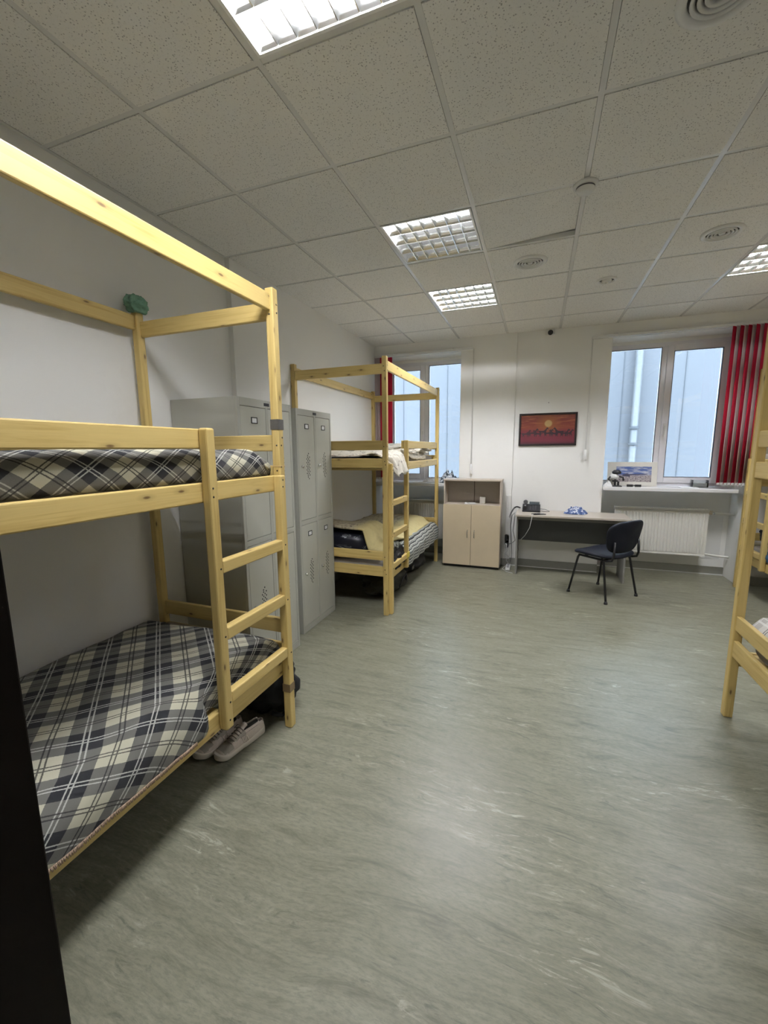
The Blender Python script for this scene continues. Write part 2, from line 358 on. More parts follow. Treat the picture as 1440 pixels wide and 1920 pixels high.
    def build(s, name, mats, parent=None, bevel=0, smooth=False, solid=0, sub=0, label=None):
        if not isinstance(mats, (list, tuple)): mats = [mats]
        bmesh.ops.recalc_face_normals(s.bm, faces=s.bm.faces[:])
        me = bpy.data.meshes.new(name); s.bm.to_mesh(me); s.bm.free()
        for m in mats: me.materials.append(m)
        o = bpy.data.objects.new(name, me); COL.objects.link(o)
        if parent: o.parent = parent
        if smooth:
            for p in me.polygons: p.use_smooth = True
        if solid:
            md = o.modifiers.new('solid', 'SOLIDIFY'); md.thickness = solid; md.offset = 0
        if bevel:
            md = o.modifiers.new('bevel', 'BEVEL'); md.width = bevel; md.segments = 2; md.limit_method = 'ANGLE'
        if sub:
            md = o.modifiers.new('sub', 'SUBSURF'); md.levels = sub; md.render_levels = sub
        if label: o['label'] = label
        return o

def tag(o, label, cat, group=None):
    o['label'] = label; o['category'] = cat
    if group: o['group'] = group
    return o
def thing(name, label, cat, loc=(0, 0, 0), rz=0, group=None):
    o = bpy.data.objects.new(name, None); COL.objects.link(o); o.location = loc; o.rotation_euler = (0, 0, rz)
    o.empty_display_size = 0.1
    return tag(o, label, cat, group)
def struct(o): o['kind'] = 'structure'; return o
def dup(root, loc, rz, label):
    r = root.copy(); COL.objects.link(r); r.location = loc; r.rotation_euler = (0, 0, rz); r['label'] = label
    for ch in list(root.children):
        c = ch.copy(); COL.objects.link(c); c.parent = r
        for g in list(ch.children):
            d = g.copy(); COL.objects.link(d); d.parent = c
    return r
def nz(x, y, z=0.0): return noise.noise(Vector((x, y, z)))
def sstep(a, b, x):
    t = max(0, min(1, (x-a)/(b-a))); return t*t*(3-2*t)

# ================================================================== STRUCTURE
struct(MB().box(-0.3, XR+0.2, YF-0.2, YN+0.05, -0.12, 0).build('floor', M_FLOOR))
TOP = H+0.32
struct(MB().box(XL-0.2, XL, YF-0.2, 2.70, 0, TOP).box(XL2-0.242, XL2, 2.70, YN+0.05, 0, TOP).build('wall_left', M_WALL))
struct(MB().box(XR, XR+0.2, YF-0.2, YN+0.05, 0, TOP).build('wall_right', M_WALL))
# near wall with the open doorway the picture is taken from
struct(MB().box(XL, 1.40, YF-0.2, YF, 0, TOP).box(2.42, XR, YF-0.2, YF, 0, TOP).box(1.40, 2.42, YF-0.2, YF, 2.1, TOP).box(1.40, 2.42, YF-0.24, YF-0.2, 0, 2.1).build('wall_front', M_WALL))
# window wall: piers, header, niche backs
N1 = (XL2, 1.22); N2 = (2.952, 4.352); ZH = 2.776
b = MB()
b.box(N1[1], 1.905, YB-0.022, YN+0.12, 0, TOP)             # pier with shallow pilaster
b.box(1.905, N2[0], YB, YN+0.12, 0, TOP)
b.box(N2[1], XR, YB, YN+0.12, 0, TOP)
for a in (N1, N2):
    b.box(a[0], a[1], YB, YN+0.12, ZH, TOP)
    b.box(a[0], a[1], YN, YN+0.12, 0, 1.06)
struct(b.build('wall_back', M_WALL))
# ceiling: tile boards between T-bars, slab above
FIX = [(1, -1), (1, 2), (1, 4), (5, 4), (5, 2), (5, -1)]      # (col,row) cells with lamps, the last two added out of view
b = MB()
for c in range(-1, 9):
    for r in range(-4, 8):
        if (c, r) in FIX or (c, r) == (2, 2): continue
        x0 = max(GX+0.6*c+0.0135, XL); x1 = min(GX+0.6*c+0.5865, XR); y0 = max(GY+0.6*r+0.0135, YF); y1 = min(GY+0.6*r+0.5865, YB)
        if x1-x0 < 0.02 or y1-y0 < 0.02: continue
        b.box(x0, x1, y0, y1, H-0.003, H+0.014)
b.box(XL-0.2, XR+0.2, YF-0.2, YN+0.12, TOP-0.04, TOP)
struct(b.build('ceiling', M_TILE))
b = MB()
for c in range(0, 9): b.box(GX+0.6*c-0.012, GX+0.6*c+0.012, YF, YB, H, H+0.03)
for r in range(-3, 8):
    y = GY+0.6*r
    if YF < y < YB: b.box(XL, XR, y-0.012, y+0.012, H+0.0006, H+0.03)
b.box(XL, XL+0.022, YF, 2.70, H, H+0.03); b.box(XL2, XL2+0.022, 2.70, YB, H, H+0.03); b.box(0, XR, YB-0.022, YB, H, H+0.03)
b.box(XR-0.022, XR, YF, YB, H, H+0.03); b.box(XL, XR, YF, YF+0.022, H, H+0.03)
struct(b.build('trim_1', M_GRID))
# the tile beside the smoke detector lifted at its far right corner
tx, ty = GX+1.2, GY+1.2
b = MB(); pts = []
for (x, y, dz) in ((tx+.0135, ty+.0135, 0), (tx+.5865, ty+.0135, 0.004), (tx+.5865, ty+.575, 0.034), (tx+.0135, ty+.5865, 0.004)): pts.append((x, y, H-0.003+dz))
vb = [b.bm.verts.new(p) for p in pts]; vt = [b.bm.verts.new((p[0], p[1], p[2]+0.017)) for p in pts]
b.bm.faces.new(vb[::-1]); b.bm.faces.new(vt)
for i in range(4): b.bm.faces.new((vb[i], vb[(i+1) % 4], vt[(i+1) % 4], vt[i]))
tag(b.build('ceiling_tile', M_TILE), 'speckled ceiling tile lifted at one corner, between near vent and smoke detector', 'ceiling tile')
# baseboards
struct(MB().box(1.22, 1.905, YB-0.034, YB-0.022, 0, 0.09).box(1.905, N2[0], YB-0.012, YB, 0, 0.10).box(N2[1], XR, YB-0.012, YB, 0, 0.10)
       .box(N1[0], N1[1], YN-0.012, YN, 0, 0.10).box(N2[0], N2[1], YN-0.012, YN, 0, 0.10).build('baseboard_back', M_BASE))
struct(MB().box(N2[0], N2[1], YN-0.02, YN-0.0005, 0.0, 0.012).box(1.905, N2[0], YB-0.02, YB-0.0005, 0.0, 0.010).build('trim_2', M_TRIMW))
struct(MB().box(XL, XL+0.012, YF, 2.70, 0, 0.09).box(XL2, XL2+0.012, 2.70, YB, 0, 0.09).build('baseboard_left', M_BASE))

# windows ------------------------------------------------------------
YW0, YW1 = 5.872, 5.945
def window(idx, x0, x1, xm, sash_left):
    """frame x0..x1, mullion centre xm; the operable sash is the left or the right half"""
    z0, z1 = 1.072, 2.74
    b = MB(); fw = 0.055
    b.box(x0, x0+fw, YW0, YW1, z0, z1).box(x1-fw, x1, YW0, YW1, z0, z1).box(x0+fw, x1-fw, YW0, YW1, z0, z0+fw).box(x0+fw, x1-fw, YW0, YW1, z1-fw, z1)
    b.box(xm-0.034, xm+0.034, YW0, YW1, z0+fw, z1-fw)
    fr = struct(b.build('window_%d' % idx, M_PVC, bevel=0.004))
    fr.location = (0, 0, 0)
    if sash_left: s0, s1, f0, f1 = x0+fw-0.014, xm-0.018, xm+0.034, x1-fw
    else: s0, s1, f0, f1 = xm+0.018, x1-fw+0.014, x0+fw, xm-0.034
    sz0, sz1, sw = z0+fw-0.014, z1-fw+0.014, 0.066
    b = MB(); ya, yb = YW0-0.018, YW0+0.05
    b.box(s0, s0+sw, ya, yb, sz0, sz1).box(s1-sw, s1, ya, yb, sz0, sz1).box(s0+sw, s1-sw, ya, yb, sz0, sz0+sw).box(s0+sw, s1-sw, ya, yb, sz1-sw, sz1)
    sash = b.build('window_sash', M_PVC, fr, bevel=0.004)
    g = 0.006; b = MB(); yq = YW0+0.012
    for (p0, p1, q0, q1, y) in ((s0+sw, s1-sw, sz0+sw, sz1-sw, ya-0.001), (f0, f1, z0+fw, z1-fw, YW0-0.001)):
        b.box(p0, p0+g, y, y+0.02, q0, q1).box(p1-g, p1, y, y+0.02, q0, q1).box(p0+g, p1-g, y, y+0.02, q0, q0+g).box(p0+g, p1-g, y, y+0.02, q1-g, q1)
    b.build('window_gasket', M_GASKET, fr)
    MB().box(s0+sw, s1-sw, YW0+0.02, YW0+0.024, sz0+sw, sz1-sw).build('window_pane', M_GLASS, sash)
    MB().box(f0, f1, YW0+0.034, YW0+0.038, z0+fw, z1-fw).build('window_pane', M_GLASS, fr)
    hx = s1-sw/2 if sash_left else s0+sw/2
    MB().box(hx-0.014, hx+0.014, ya-0.012, ya, 1.74, 1.81).box(hx-0.010, hx+0.010, ya-0.045, ya-0.012, 1.765, 1.785).box(hx-0.010, hx+0.010, ya-0.055, ya-0.038, 1.655, 1.787).build('window_handle', M_TRIMW, sash, bevel=0.004)
    return fr
window(1, 0.10, 1.30, 0.690, True)
window(2, 2.86, 4.205, 3.545, False)
# small fill of the niche side beyond frame 2 (plaster reveal)
struct(MB().box(4.205, N2[1], YW0+0.01, YN+0.12, 1.06, ZH).box(N2[0], N2[1], YW0+0.005, YN+0.12, 2.74, ZH).box(N1[0], 0.10, YW0+0.01, YN+0.12, 1.06, ZH).box(0.10, N1[1], YW0+0.005, YN+0.12, 2.74, ZH).build('trim_3', M_WALL))
# sills
tag(MB().box(N1[0]+0.002, N1[1]-0.002, YB-0.055, YW0+0.004, 1.030, 1.072).build('window_sill', M_SILL, bevel=0.006), 'white window sill board behind the far bunk bed', 'window sill')
tag(MB().box(N2[0]+0.004, 4.272, YB-0.055, YW0+0.004, 1.030, 1.072).build('window_sill', M_SILL, bevel=0.006), 'white window sill board above the radiator beside the chair', 'window sill')
# outside: neighbouring building
b = MB(); b.box(-6, 11, 8.9, 9.1, -6, 3.75); fac = struct(b.build('outside_wall', M_FAC))
b = MB()
for x in (-1.6, -0.61, 0.354, 1.3, 2.6, 3.60, 4.56, 5.5, 6.4): b.box(x-0.005, x+0.005, 8.892, 8.9, -6, 3.75)
b.build('panel_seam', M_SEAM, fac)
pp = MB(); pp.tube([(3.82, 8.80, -6), (3.82, 8.80, 3.75)], 0.062, 14)
pipe = tag(pp.build('drainpipe', M_PIPE), 'white drainpipe on the pale wall outside the right window', 'drainpipe')
for z in (1.60, 1.89):
    MB().lathe([(0.0, -0.022), (0.080, -0.022), (0.080, 0.022), (0.0, 0.022)], (3.82, 8.80, z), 16).box(3.77, 3.87, 8.85, 8.9, z-0.02, z+0.02).build('pipe_collar', M_SEAM, pipe)

# door leaf ------------------------------------------------------------
d = MB(); a0 = Vector((1.492, 0.357, 0)); 
hinge = Vector((1.415, YF+0.012, 0)); dirv = (a0-hinge).normalized(); nrm = Vector((dirv.y, -dirv.x, 0)); Ld = (a0-hinge).length
Md = Matrix(((dirv.x, -nrm.x, 0, hinge.x), (dirv.y, -nrm.y, 0, hinge.y), (0, 0, 1, 0), (0, 0, 0, 1)))
d.box(0, Ld, 0, 0.042, 0.008, 2.05, Md)
dr = struct(d.build('door_1', M_DOOR, bevel=0.003))
MB().box(Ld-0.105, Ld-0.100, -0.0012, 0.001, 0.02, 2.04, Md).build('door_groove', plain('door_edge_line', (0.022, 0.018, 0.013), 0.5), dr)
hb = MB(); hb.box(0.68*Ld/0.8, 0.70*Ld/0.8, 0.042, 0.085, 1.0, 1.02, Md).box(0.58*Ld/0.8, 0.70*Ld/0.8, 0.075, 0.09, 1.0, 1.02, Md)
hb.build('door_handle', M_CHROME, dr, bevel=0.003)

# ================================================================== CEILING FITTINGS
def lamp(idx, c, r, lv, label):
    x0, y0 = GX+0.6*c+0.012, GY+0.6*r+0.012; x1, y1 = x0+0.576, y0+0.576; cx, cy = (x0+x1)/2, (y0+y1)/2
    t = thing('ceiling_light', label, 'ceiling light', (cx, cy, H), 0, 'louvred ceiling lights')
    h = 0.285; b = MB()
    b.box(-h, h, -h, h, 0.10, 0.105).box(-h, -h+0.004, -h, h, 0.0, 0.10).box(h-0.004, h, -h, h, 0.0, 0.10).box(-h, h, -h, -h+0.004, 0, 0.10).box(-h, h, h-0.004, h, 0, 0.10)
    b.build('housing', M_LAMPW, t)
    b = MB(); e = 0.012
    b.box(-h, h, -h, -h+e, -0.004, 0.002).box(-h, h, h-e, h, -0.004, 0.002).box(-h, -h+e, -h+e, h-e, -0.004, 0.002).box(h-e, h, -h+e, h-e, -0.004, 0.002)
    b.build('rim', M_LAMPW, t)
    b = MB(); n = 4; pitch = (2*h-2*e)/n
    # parabolic side reflectors along the tubes (curved V between tubes)
    for k in range(n+1):
        y = -h+e+k*pitch
        for sgn in ((1,) if k == 0 else ((-1,) if k == n else (-1, 1))):
            prof = [(y+sgn*0.002, 0.0), (y+sgn*0.009, 0.010), (y+sgn*0.014, 0.020), (y+sgn*0.017, 0.030)]
            for (ya, za), (yb, zb) in zip(prof, prof[1:]):
                b.poly([(-h+e, ya, za), (h-e, ya, za), (h-e, yb, zb), (-h+e, yb, zb)])
    # V-shaped cross blades
    m = 7
    for k in range(1, m+0):
        x = -h+e+k*(2*h-2*e)/m
        for j in range(n):
            ya, yb = -h+e+j*pitch+0.003, -h+e+(j+1)*pitch-0.003; ym = (ya+yb)/2
            for sgn in (-1, 1):
                b.poly([(x+sgn*0.002, ya, 0.0), (x+sgn*0.002, yb, 0.0), (x+sgn*0.011, yb-0.012, 0.026), (x+sgn*0.011, ya+0.012, 0.026)])
            b.poly([(x-0.002, ya, 0.0), (x-0.002, yb, 0.0), (x+0.002, yb, 0.0), (x+0.002, ya, 0.0)])
    b.build('louvre', M_ALU, t)
    for j in range(n):
        y = -h+e+(j+0.5)*pitch
        b = MB(); b.tube([(-0.26, y, 0.055), (0.26, y, 0.055)], 0.013, 12)
        b.build('tube', emit('lamp_tube_%d_%d' % (idx, j), (0.99, 1.0, 1.06), lv[j]), t)
    return t
lamp(1, 1, -1, TUBES[1], 'bright square louvred ceiling light nearest the camera')
lamp(2, 1, 2, TUBES[2], 'square louvred ceiling light, middle one of the row above the far bunk')
lamp(3, 1, 4, TUBES[3], 'square louvred ceiling light nearest the left window')
lamp(4, 5, 4, TUBES[4], 'square louvred ceiling light at the right edge above the curtained window')

lamp(5, 5, 2, TUBES[5], 'square louvred ceiling light right of the smoke detector, outside the photo')  # unseen lamp, added so the walls are lit more evenly
lamp(6, 5, -1, TUBES[6], 'unseen louvred ceiling light over the right foreground bunk, added to spread light')  # second added lamp out of view, extra spread of light

def vent(c, r, R, label, group):
    cx, cy = GX+0.6*c+0.3, GY+0.6*r+0.3
    t = thing('ceiling_vent', label, 'ceiling vent', (cx, cy, H-0.003), 0, group)
    k = R/0.125
    MB().lathe([(0.125*k, 0), (0.125*k, -0.006), (0.112*k, -0.014), (0.096*k, -0.012), (0.092*k, 0.0)], k=40).build('outer_ring', M_TRIMW, t)
    if R > 0.1:
        for q in (0.080, 0.060, 0.040):
            MB().lathe([(q*k, 0.0), ((q+0.006)*k, -0.012), (q*k, -0.016), ((q-0.010)*k, -0.004), (q*k, 0.0)], k=36).build('cone_ring', M_TRIMW, t)
        MB().lathe([(0, -0.016), (0.016*k, -0.014), (0.022*k, -0.004), (0.0, 0)], k=24).build('centre_cone', M_TRIMW, t)
        MB().lathe([(0, -0.0008), (0.094*k, -0.0008)], k=32).build('backing', plain('vent_shadow_grey', (0.07, 0.066, 0.06), 0.8), t)
    else:
        MB().lathe([(0, -0.022), (0.05*k, -0.020), (0.062*k, -0.010), (0.06*k, 0)], k=30).build('valve_disc', M_TRIMW, t)
        MB().lathe([(0, -0.034), (0.020*k, -0.033), (0.026*k, -0.022), (0.0, -0.020)], k=24).build('centre_cone', M_TRIMW, t)
        MB().lathe([(0, -0.0008), (0.094*k, -0.0008)], k=32).build('backing', plain('valve_grey', (0.16, 0.155, 0.14), 0.8), t)
vent(2, 3, 0.125, 'round white ceiling vent beside the lifted ceiling tile', 'round ceiling vents')
vent(4, 3, 0.120, 'round white ceiling vent nearest the right louvred light', 'round ceiling vents')
vent(3, 0, 0.125, 'round white ceiling vent cut by the top edge of the photo', 'round ceiling vents')
vent(3, 4, 0.078, 'small round ceiling valve, smallest of the round vents', 'round ceiling vents')
t = thing('smoke_detector', 'white smoke detector on a ceiling bar crossing', 'smoke detector', (2.388, 2.700, H))
MB().lathe([(0, 0), (0.062, 0), (0.062, -0.010), (0.050, -0.016), (0, -0.016)], k=32).build('base', M_TRIMW, t)
MB().lathe([(0.045, -0.014), (0.047, -0.030), (0.040, -0.034), (0.036, -0.042), (0.030, -0.048), (0, -0.050)], k=32).build('sensor_head', M_TRIMW, t)
MB().lathe([(0.0475, -0.020), (0.0475, -0.027)], k=32).build('slot_band', M_GASKET, t)
t = thing('security_camera', 'small white dome camera with black lens at top of back wall', 'camera', (2.28, YB-0.002, 2.905))
MB().box(-0.050, 0.050, -0.03, 0.0, -0.03, 0.034).build('bracket', M_TRIMW, t, bevel=0.004)
MB().tube([(0, -0.02, 0.0), (0, -0.05, -0.012), (0, -0.09, -0.022)], [0.030, 0.036, 0.034], 20).build('body', M_TRIMW, t)
MB().tube([(0, -0.088, -0.0215), (0, -0.097, -0.0237)], 0.029, 20).build('lens', M_BLACK, t)

# ================================================================== BUNK BEDS
_sb = MB(); _sb.lathe([(0, 0.0012), (0.0045, 0.001), (0.0045, -0.002)], k=8)
_so = _sb.build('screw_head', M_HOLE); SCREW = _so.data; bpy.data.objects.remove(_so)
def bunk(loc, rz, ladder_far, label, screws=False):
    t = thing('bunk_bed', label, 'bunk bed', loc, rz, 'pine bunk beds')
    L = 2.045; zt = 2.325
    def P(nm, *bx, bev=0.005): return MB().box(*bx).build(nm, M_PINE, t, bevel=bev)
    for (x0, y0) in ((0.010, 0), (0.915, 0), (0.010, L-0.045), (0.915, L-0.045)):
        P('post', x0, x0+0.045, y0, y0+0.045, 0, zt, bev=0.006)
    for (ya, yb) in ((0.0045, 0.030), (L-0.030, L-0.0045)):                # end rails, both ends
        for (z0, z1, nm) in ((2.180, 2.264, 'top_rail'), (1.530, 1.614, 'guard_rail'), (1.372, 1.456, 'end_rail'), (0.526, 0.610, 'end_rail'), (0.372, 0.466, 'end_rail')):
            P(nm, 0.055, 0.915, ya, yb, z0, z1)
    for (xa, xb) in ((0.0145, 0.040), (0.9195, 0.945)):
        for (z0, z1, nm) in ((2.217, 2.298, 'top_rail'), (1.326, 1.407, 'side_rail'), (0.309, 0.396, 'side_rail')):
            P(nm, xa, xb, 0.045, L-0.045, z0, z1)
    P('guard_rail', 0.0145, 0.040, 0.045, L-0.045, 1.543, 1.622)
    if ladder_far: s1, s2 = 1.955, 1.470; P('guard_rail', 0.9195, 0.945, 0.045, s2+0.045, 1.543, 1.622)
    else: s1, s2 = 0.045, 0.530; P('guard_rail', 0.9195, 0.945, s2, L-0.045, 1.543, 1.622)
    P('ladder_stile', 0.9455, 0.990, s1, s1+0.045, 0, 1.408, bev=0.006)
    P('ladder_stile', 0.9455, 0.990, s2, s2+0.045, 0.318, 1.625, bev=0.008)
    r0, r1 = min(s1, s2)+0.045, max(s1, s2)
    for (z0, z1) in ((0.425, 0.480), (0.722, 0.778), (1.020, 1.076)): P('rung', 0.948, 0.988, r0, r1, z0, z1, bev=0.006)
    for zs in (1.345, 0.372):
        for k in range(13):
            y = 0.10+k*(L-0.27)/12
            MB().box(0.041, 0.918, y, y+0.07, zs, zs+0.018).build('slat', M_PINE, t)
    def screw(x, y, z, axis):
        o = bpy.data.objects.new('screw_head', SCREW); COL.objects.link(o); o.parent = t; o.location = (x, y, z)
        o.rotation_euler = (0, PI/2, 0) if axis == 'x' else (PI/2, 0, 0)
    if screws:
        for s_ in (s1, s2):
            for z in (0.36, 0.44, 0.745, 1.045, 1.350, 1.385):
                if s_ != s1 or z > 0.4: screw(0.990, s_+0.0225+random.uniform(-.008, .008), z, 'x')
        for z in (0.40, 0.44, 0.56, 1.40, 1.43, 1.56, 2.20, 2.24):
            if not ladder_far or z > 1.42: screw(0.9375+random.uniform(-.01, .01), 0.0 if not ladder_far else L-0.045, z, 'y')
        for z in (1.45, 1.56, 1.60, 2.21, 2.25): screw(0.960, (0.0225 if not ladder_far else L-0.0225)+random.uniform(-.01, .01), z, 'x')
    return t, s1, s2
BED1 = (0.0, -0.160, 0.0); BED2 = (0.003, 3.458, 0.0); BED3 = (3.275, 2.775, 0.0); BED4 = (5.285, 5.545, 0.0)
bed1, s1, s2 = bunk(BED1, 0, True, 'pine bunk bed in left foreground with black plaid blankets on both bunks', True)
yp = 2.0
o = MB().box(0.9135, 0.9615, yp-0.0015, yp+0.0465, 1.640, 1.692).build('duct_tape', M_TAPE, bed1, label='dark grey tape wound round the post'); 
MB().box(0.9138, 0.9612, yp-0.0012, yp+0.0462, 1.452, 1.456).build('rubber_band', plain('tan_rubber_band', (0.62, 0.45, 0.22), 0.5), bed1)
MB().box(0.9441, 0.9915, s1-0.0013, s1+0.0463, 0.215, 0.262).build('packing_tape', M_TAPEB, bed1, label='brown tape wound round the ladder foot')
bunk(BED2, 0, False, 'pine bunk bed by the left window, beyond the grey lockers', True)
bunk(BED3, -PI/2, True, 'pine bunk bed cut by the right edge, nearest post in front of the curtain')
bunk(BED4, PI, False, 'pine bunk bed glimpsed at right edge behind the nearest right post')

# ------------------------------------------------------------------ bedding
def mattress(x0, x1, y0, y1, z0, z1, label, mat=M_TICK, puff=0.012):
    b = MB(); n1, n2 = 14, 26
    def shell(u, v):
        a = 2*PI*u; ca, sa = math.cos(a), math.sin(a); e = 0.28
        sx = math.copysign(abs(ca)**e, ca); sz = math.copysign(abs(sa)**e, sa)
        ve = abs(2*v-1)**10
        cx = (x0+x1)/2+sx*(x1-x0)/2*(1-0.03*ve); y = y0+(y1-y0)*v
        cz = (z0+z1)/2+sz*(z1-z0)/2*(1-0.25*ve)+puff*nz(cx*4, y*4, z0*7)*(1 if sz > 0 else 0)
        return (cx, y, cz)
    b.grid(28, n2, shell, lambda u, v: (u*2, v*2), close_u=True)
    b.bm.verts.ensure_lookup_table()
    b.bm.faces.new(b.bm.verts[:28][::-1]); b.bm.faces.new(b.bm.verts[-28:])
    return tag(b.build('mattress', mat), label, 'mattress', 'bunk mattresses')

# bed 1 upper bunk
mattress(0.06, 0.895, -0.10, 1.845, 1.365, 1.510, 'grey mattress under the plaid blanket on the foreground upper bunk')
def up1(u, v):
    """blanket over the upper mattress: u across (wall -> front -> down), v along"""
    y = -0.105+v*1.945; s = u*1.16
    wv = nz(y*3.1, s*3, 4)*0.012+nz(y*9, s*7, 8)*0.005
    endf = sstep(0.93, 1.0, v)
    if s < 0.10: x, z = 0.050, 1.435+s
    elif s < 0.88: x, z = 0.050+(s-0.10)*(0.79/0.78), 1.538+wv
    else:
        a = min(1, (s-0.88)/0.28)
        x = 0.84+0.070*math.sin(min(1, a*1.5)*PI/2)-0.012*max(0, a-0.7)/0.3+0.6*wv
        z = 1.538+wv-0.130*(1-math.cos(min(1, a*1.05)*PI/2))
    z = z-endf*0.045*(1 if z > 1.47 else 0.3); x = x-endf*0.01
    if v > 0.965 : z = min(z, 1.538-(v-0.965)/0.035*0.07)
    return (min(x, 0.914), y, max(z, 1.409))
c45 = math.cos(math.radians(43)); s45 = math.sin(math.radians(43))
b = MB(); b.grid(48, 110, up1, lambda u, v: ((((v*1.945-0.105)+(u*1.16-1.04))*0.7071-0.534)*1.09+0.1575, (((v*1.945-0.105)-(u*1.16-1.04))*0.7071-0.534)*1.09+0.1575))
tag(b.build('plaid_blanket', M_PLAID, solid=0.006), 'black grey and cream plaid blanket on the upper bunk in left foreground', 'blanket', 'plaid blankets')
# bed 1 lower bunk
mattress(0.06, 0.890, -0.10, 1.835, 0.393, 0.500, 'grey mattress under the plaid blanket on the foreground lower bunk')
def lo1(u, v):
    y = -0.11+v*1.935; s = u*1.12
    out = 1-sstep(1.215, 1.290, y)                     # hangs over the side rail up to the ladder
    lump = 0.030*math.exp(-((y-1.62)/0.25)**2-((s-0.62)/0.3)**2)+0.022*math.exp(-((y-1.08)/0.14)**2)*sstep(0.5, 0.9, s)
    wv = nz(y*2.6, s*2.6, 1)*0.016+nz(y*7, s*6, 3)*0.006+lump
    w2 = nz(y*5.0, 7.3, 2)*0.016+nz(y*13, 1.3, 2)*0.006
    top = 0.530+wv-0.05*sstep(0.94, 1.0, v)
    if s < 0.80: x, z = 0.062+s, top
    else:
        a = (s-0.80)/0.32
        xo, zo = 0.862+0.097*math.sin(min(1, a*1.25)*PI/2), top-(top-(0.352+w2))*(a**1.6)
        xi, zi = 0.862+0.048*math.sin(min(1, a*1.8)*PI/2), top-(top-0.415)*(a**1.7)
        x, z = xo*out+xi*(1-out), zo*out+zi*(1-out)
        if out > 0.5 and x > 0.90 and z < 0.44: x = max(x, 0.953)
    if out <= 0.5: x = min(x, 0.912)
    return (x, y, z)
b = MB(); b.grid(60, 130, lo1, lambda u, v: ((0.66*(u*1.12+0.062)+0.75*(v*1.935-0.11)-1.17)*0.94+0.0525+0.010*math.sin(v*9+u*4), (0.71*((v*1.935-0.11)-(u*1.12+0.062))-0.28)*1.03+0.0525+0.012*math.sin(u*8+v*5)))
bl = tag(b.build('plaid_blanket', M_PLAID, solid=0.006), 'black grey and cream plaid blanket hanging over the lower rail in left foreground', 'blanket', 'plaid blankets')
b = MB()
for k in range(150):
    v = (0.36+0.30*k/149); p = Vector(lo1(1.0, v)); q = p+Vector((0.004, random.uniform(-.003, .003), -0.004))
    b.tube([p+Vector((0.004, 0, 0.010)), q+Vector((0.001, 0, -0.002))], 0.0019, 5)
b.build('hem_stitching', [plain('red_white_stitch_yarn', (0.42, 0.30, 0.22), 0.9, var=0.5, scale=120)], bl)

# bed 2 upper bunk: thin mattress and bunched blanket
mattress(0.06, 0.895, 3.52, 5.42, 1.365, 1.455, 'thin mattress on the upper bunk by the left window')
def up2(u, v):
    y = 3.505+v*1.46; s = u*1.25
    fold = 0.030*abs(nz(y*5.5, s*4, 5))+0.022*abs(nz(y*14, s*9, 6))
    top = 1.468+fold*1.5+0.035*math.exp(-((y-4.15)/0.35)**2)
    if s < 0.80: x, z = 0.08+s, top-0.02*sstep(.98, 1, v)
    else:
        a = (s-0.80)/0.45
        x = 0.88+0.036*math.sin(min(1, a*1.4)*PI/2)
        z = max(top-a*0.06, 1.415)
        if 3.555 < y < 3.984:
            k = min(sstep(3.555, 3.60, y), 1-sstep(3.95, 3.984, y))
            x = x+k*a*0.10+k*0.012*nz(y*28, a*2); z = z*(1-k*min(1, a*1.2))+k*min(1, a*1.2)*(top-0.14*max(0, a-0.45)/0.55-0.05*a)
            if x > 0.905 and z < 1.42: x = max(x, 0.968+0.010*nz(y*28, a*2))
    return (x, y, z)
b = MB(); b.grid(50, 90, up2, lambda u, v: (u*1.25, v*1.46))
tag(b.build('floral_blanket', M_FLOR2, solid=0.006), 'cream floral blanket bunched over the upper rail by the left window', 'blanket')
# a rolled light cover at the far half
def roll(cx, cy, cz, rx, ry, rz, amp, seed, fr=5):
    def f(u, v):
        a, e = 2*PI*u, PI*(v-0.5); ce = math.cos(e)
        d = Vector((math.cos(a)*ce, math.sin(a)*ce, math.sin(e)))
        k = 1+amp*nz(d.x*fr*0.5+seed, d.y*fr*0.5, d.z*fr*0.5)+amp*0.7*abs(nz(d.x*fr+seed, d.y*fr, d.z*fr))
        z = cz+rz*d.z*k
        return (cx+rx*d.x*k, cy+ry*d.y*k, max(z, cz-rz*0.93))
    return f
def crumple(cx, cy, cz, rx, ry, h, seed):
    """a crumpled cloth: low irregular mound of folds with a ragged outline, underside on the surface z = cz"""
    def f(u, v):
        a = 2*PI*u; r = min(1, v*1.25); k = 1+0.28*nz(math.cos(a)*1.3+seed, math.sin(a)*1.3, 0.3)
        x, y = math.cos(a)*r*k, math.sin(a)*r*k
        fold = abs(nz(x*2.2+seed, y*2.2, 2.1))*0.9+abs(nz(x*5+seed, y*4, 5.7))*0.5
        z = h*(1-r**2.2)*(0.55+0.75*fold)+h*0.16*fold
        if v > 0.8: x, y, z = x*(1-0.06*(v-0.8)/0.2), y*(1-0.06*(v-0.8)/0.2), z*max(0, 1-(v-0.8)/0.16)
        return (cx+rx*x, cy+ry*y, cz+max(z, 0.0005))
    return f
def cloth(name, mat, args, label, cat):
    b = MB(); b.grid(56, 30, crumple(*args), close_u=True)
    bmesh.ops.remove_doubles(b.bm, verts=b.bm.verts[:], dist=1e-6)
    b.bm.verts.ensure_lookup_table()
    return tag(b.build(name, mat, solid=0.002), label, cat)
def lump(name, mat, args, label, cat, parent=None, n=(60, 40), group=None):
    b = MB(); b.grid(n[0], n[1], roll(*args), lambda u, v: (u, v), close_u=True)
    bmesh.ops.remove_doubles(b.bm, verts=b.bm.verts[:], dist=1e-5)
    o = b.build(name, mat, parent)
    return tag(o, label, cat, group) if label else o
lump('pillow', M_FLOR2, (0.55, 4.98, 1.520, 0.34, 0.30, 0.075, 0.35, 3.1), 'crumpled pale pillow on the upper bunk by the left window', 'pillow')

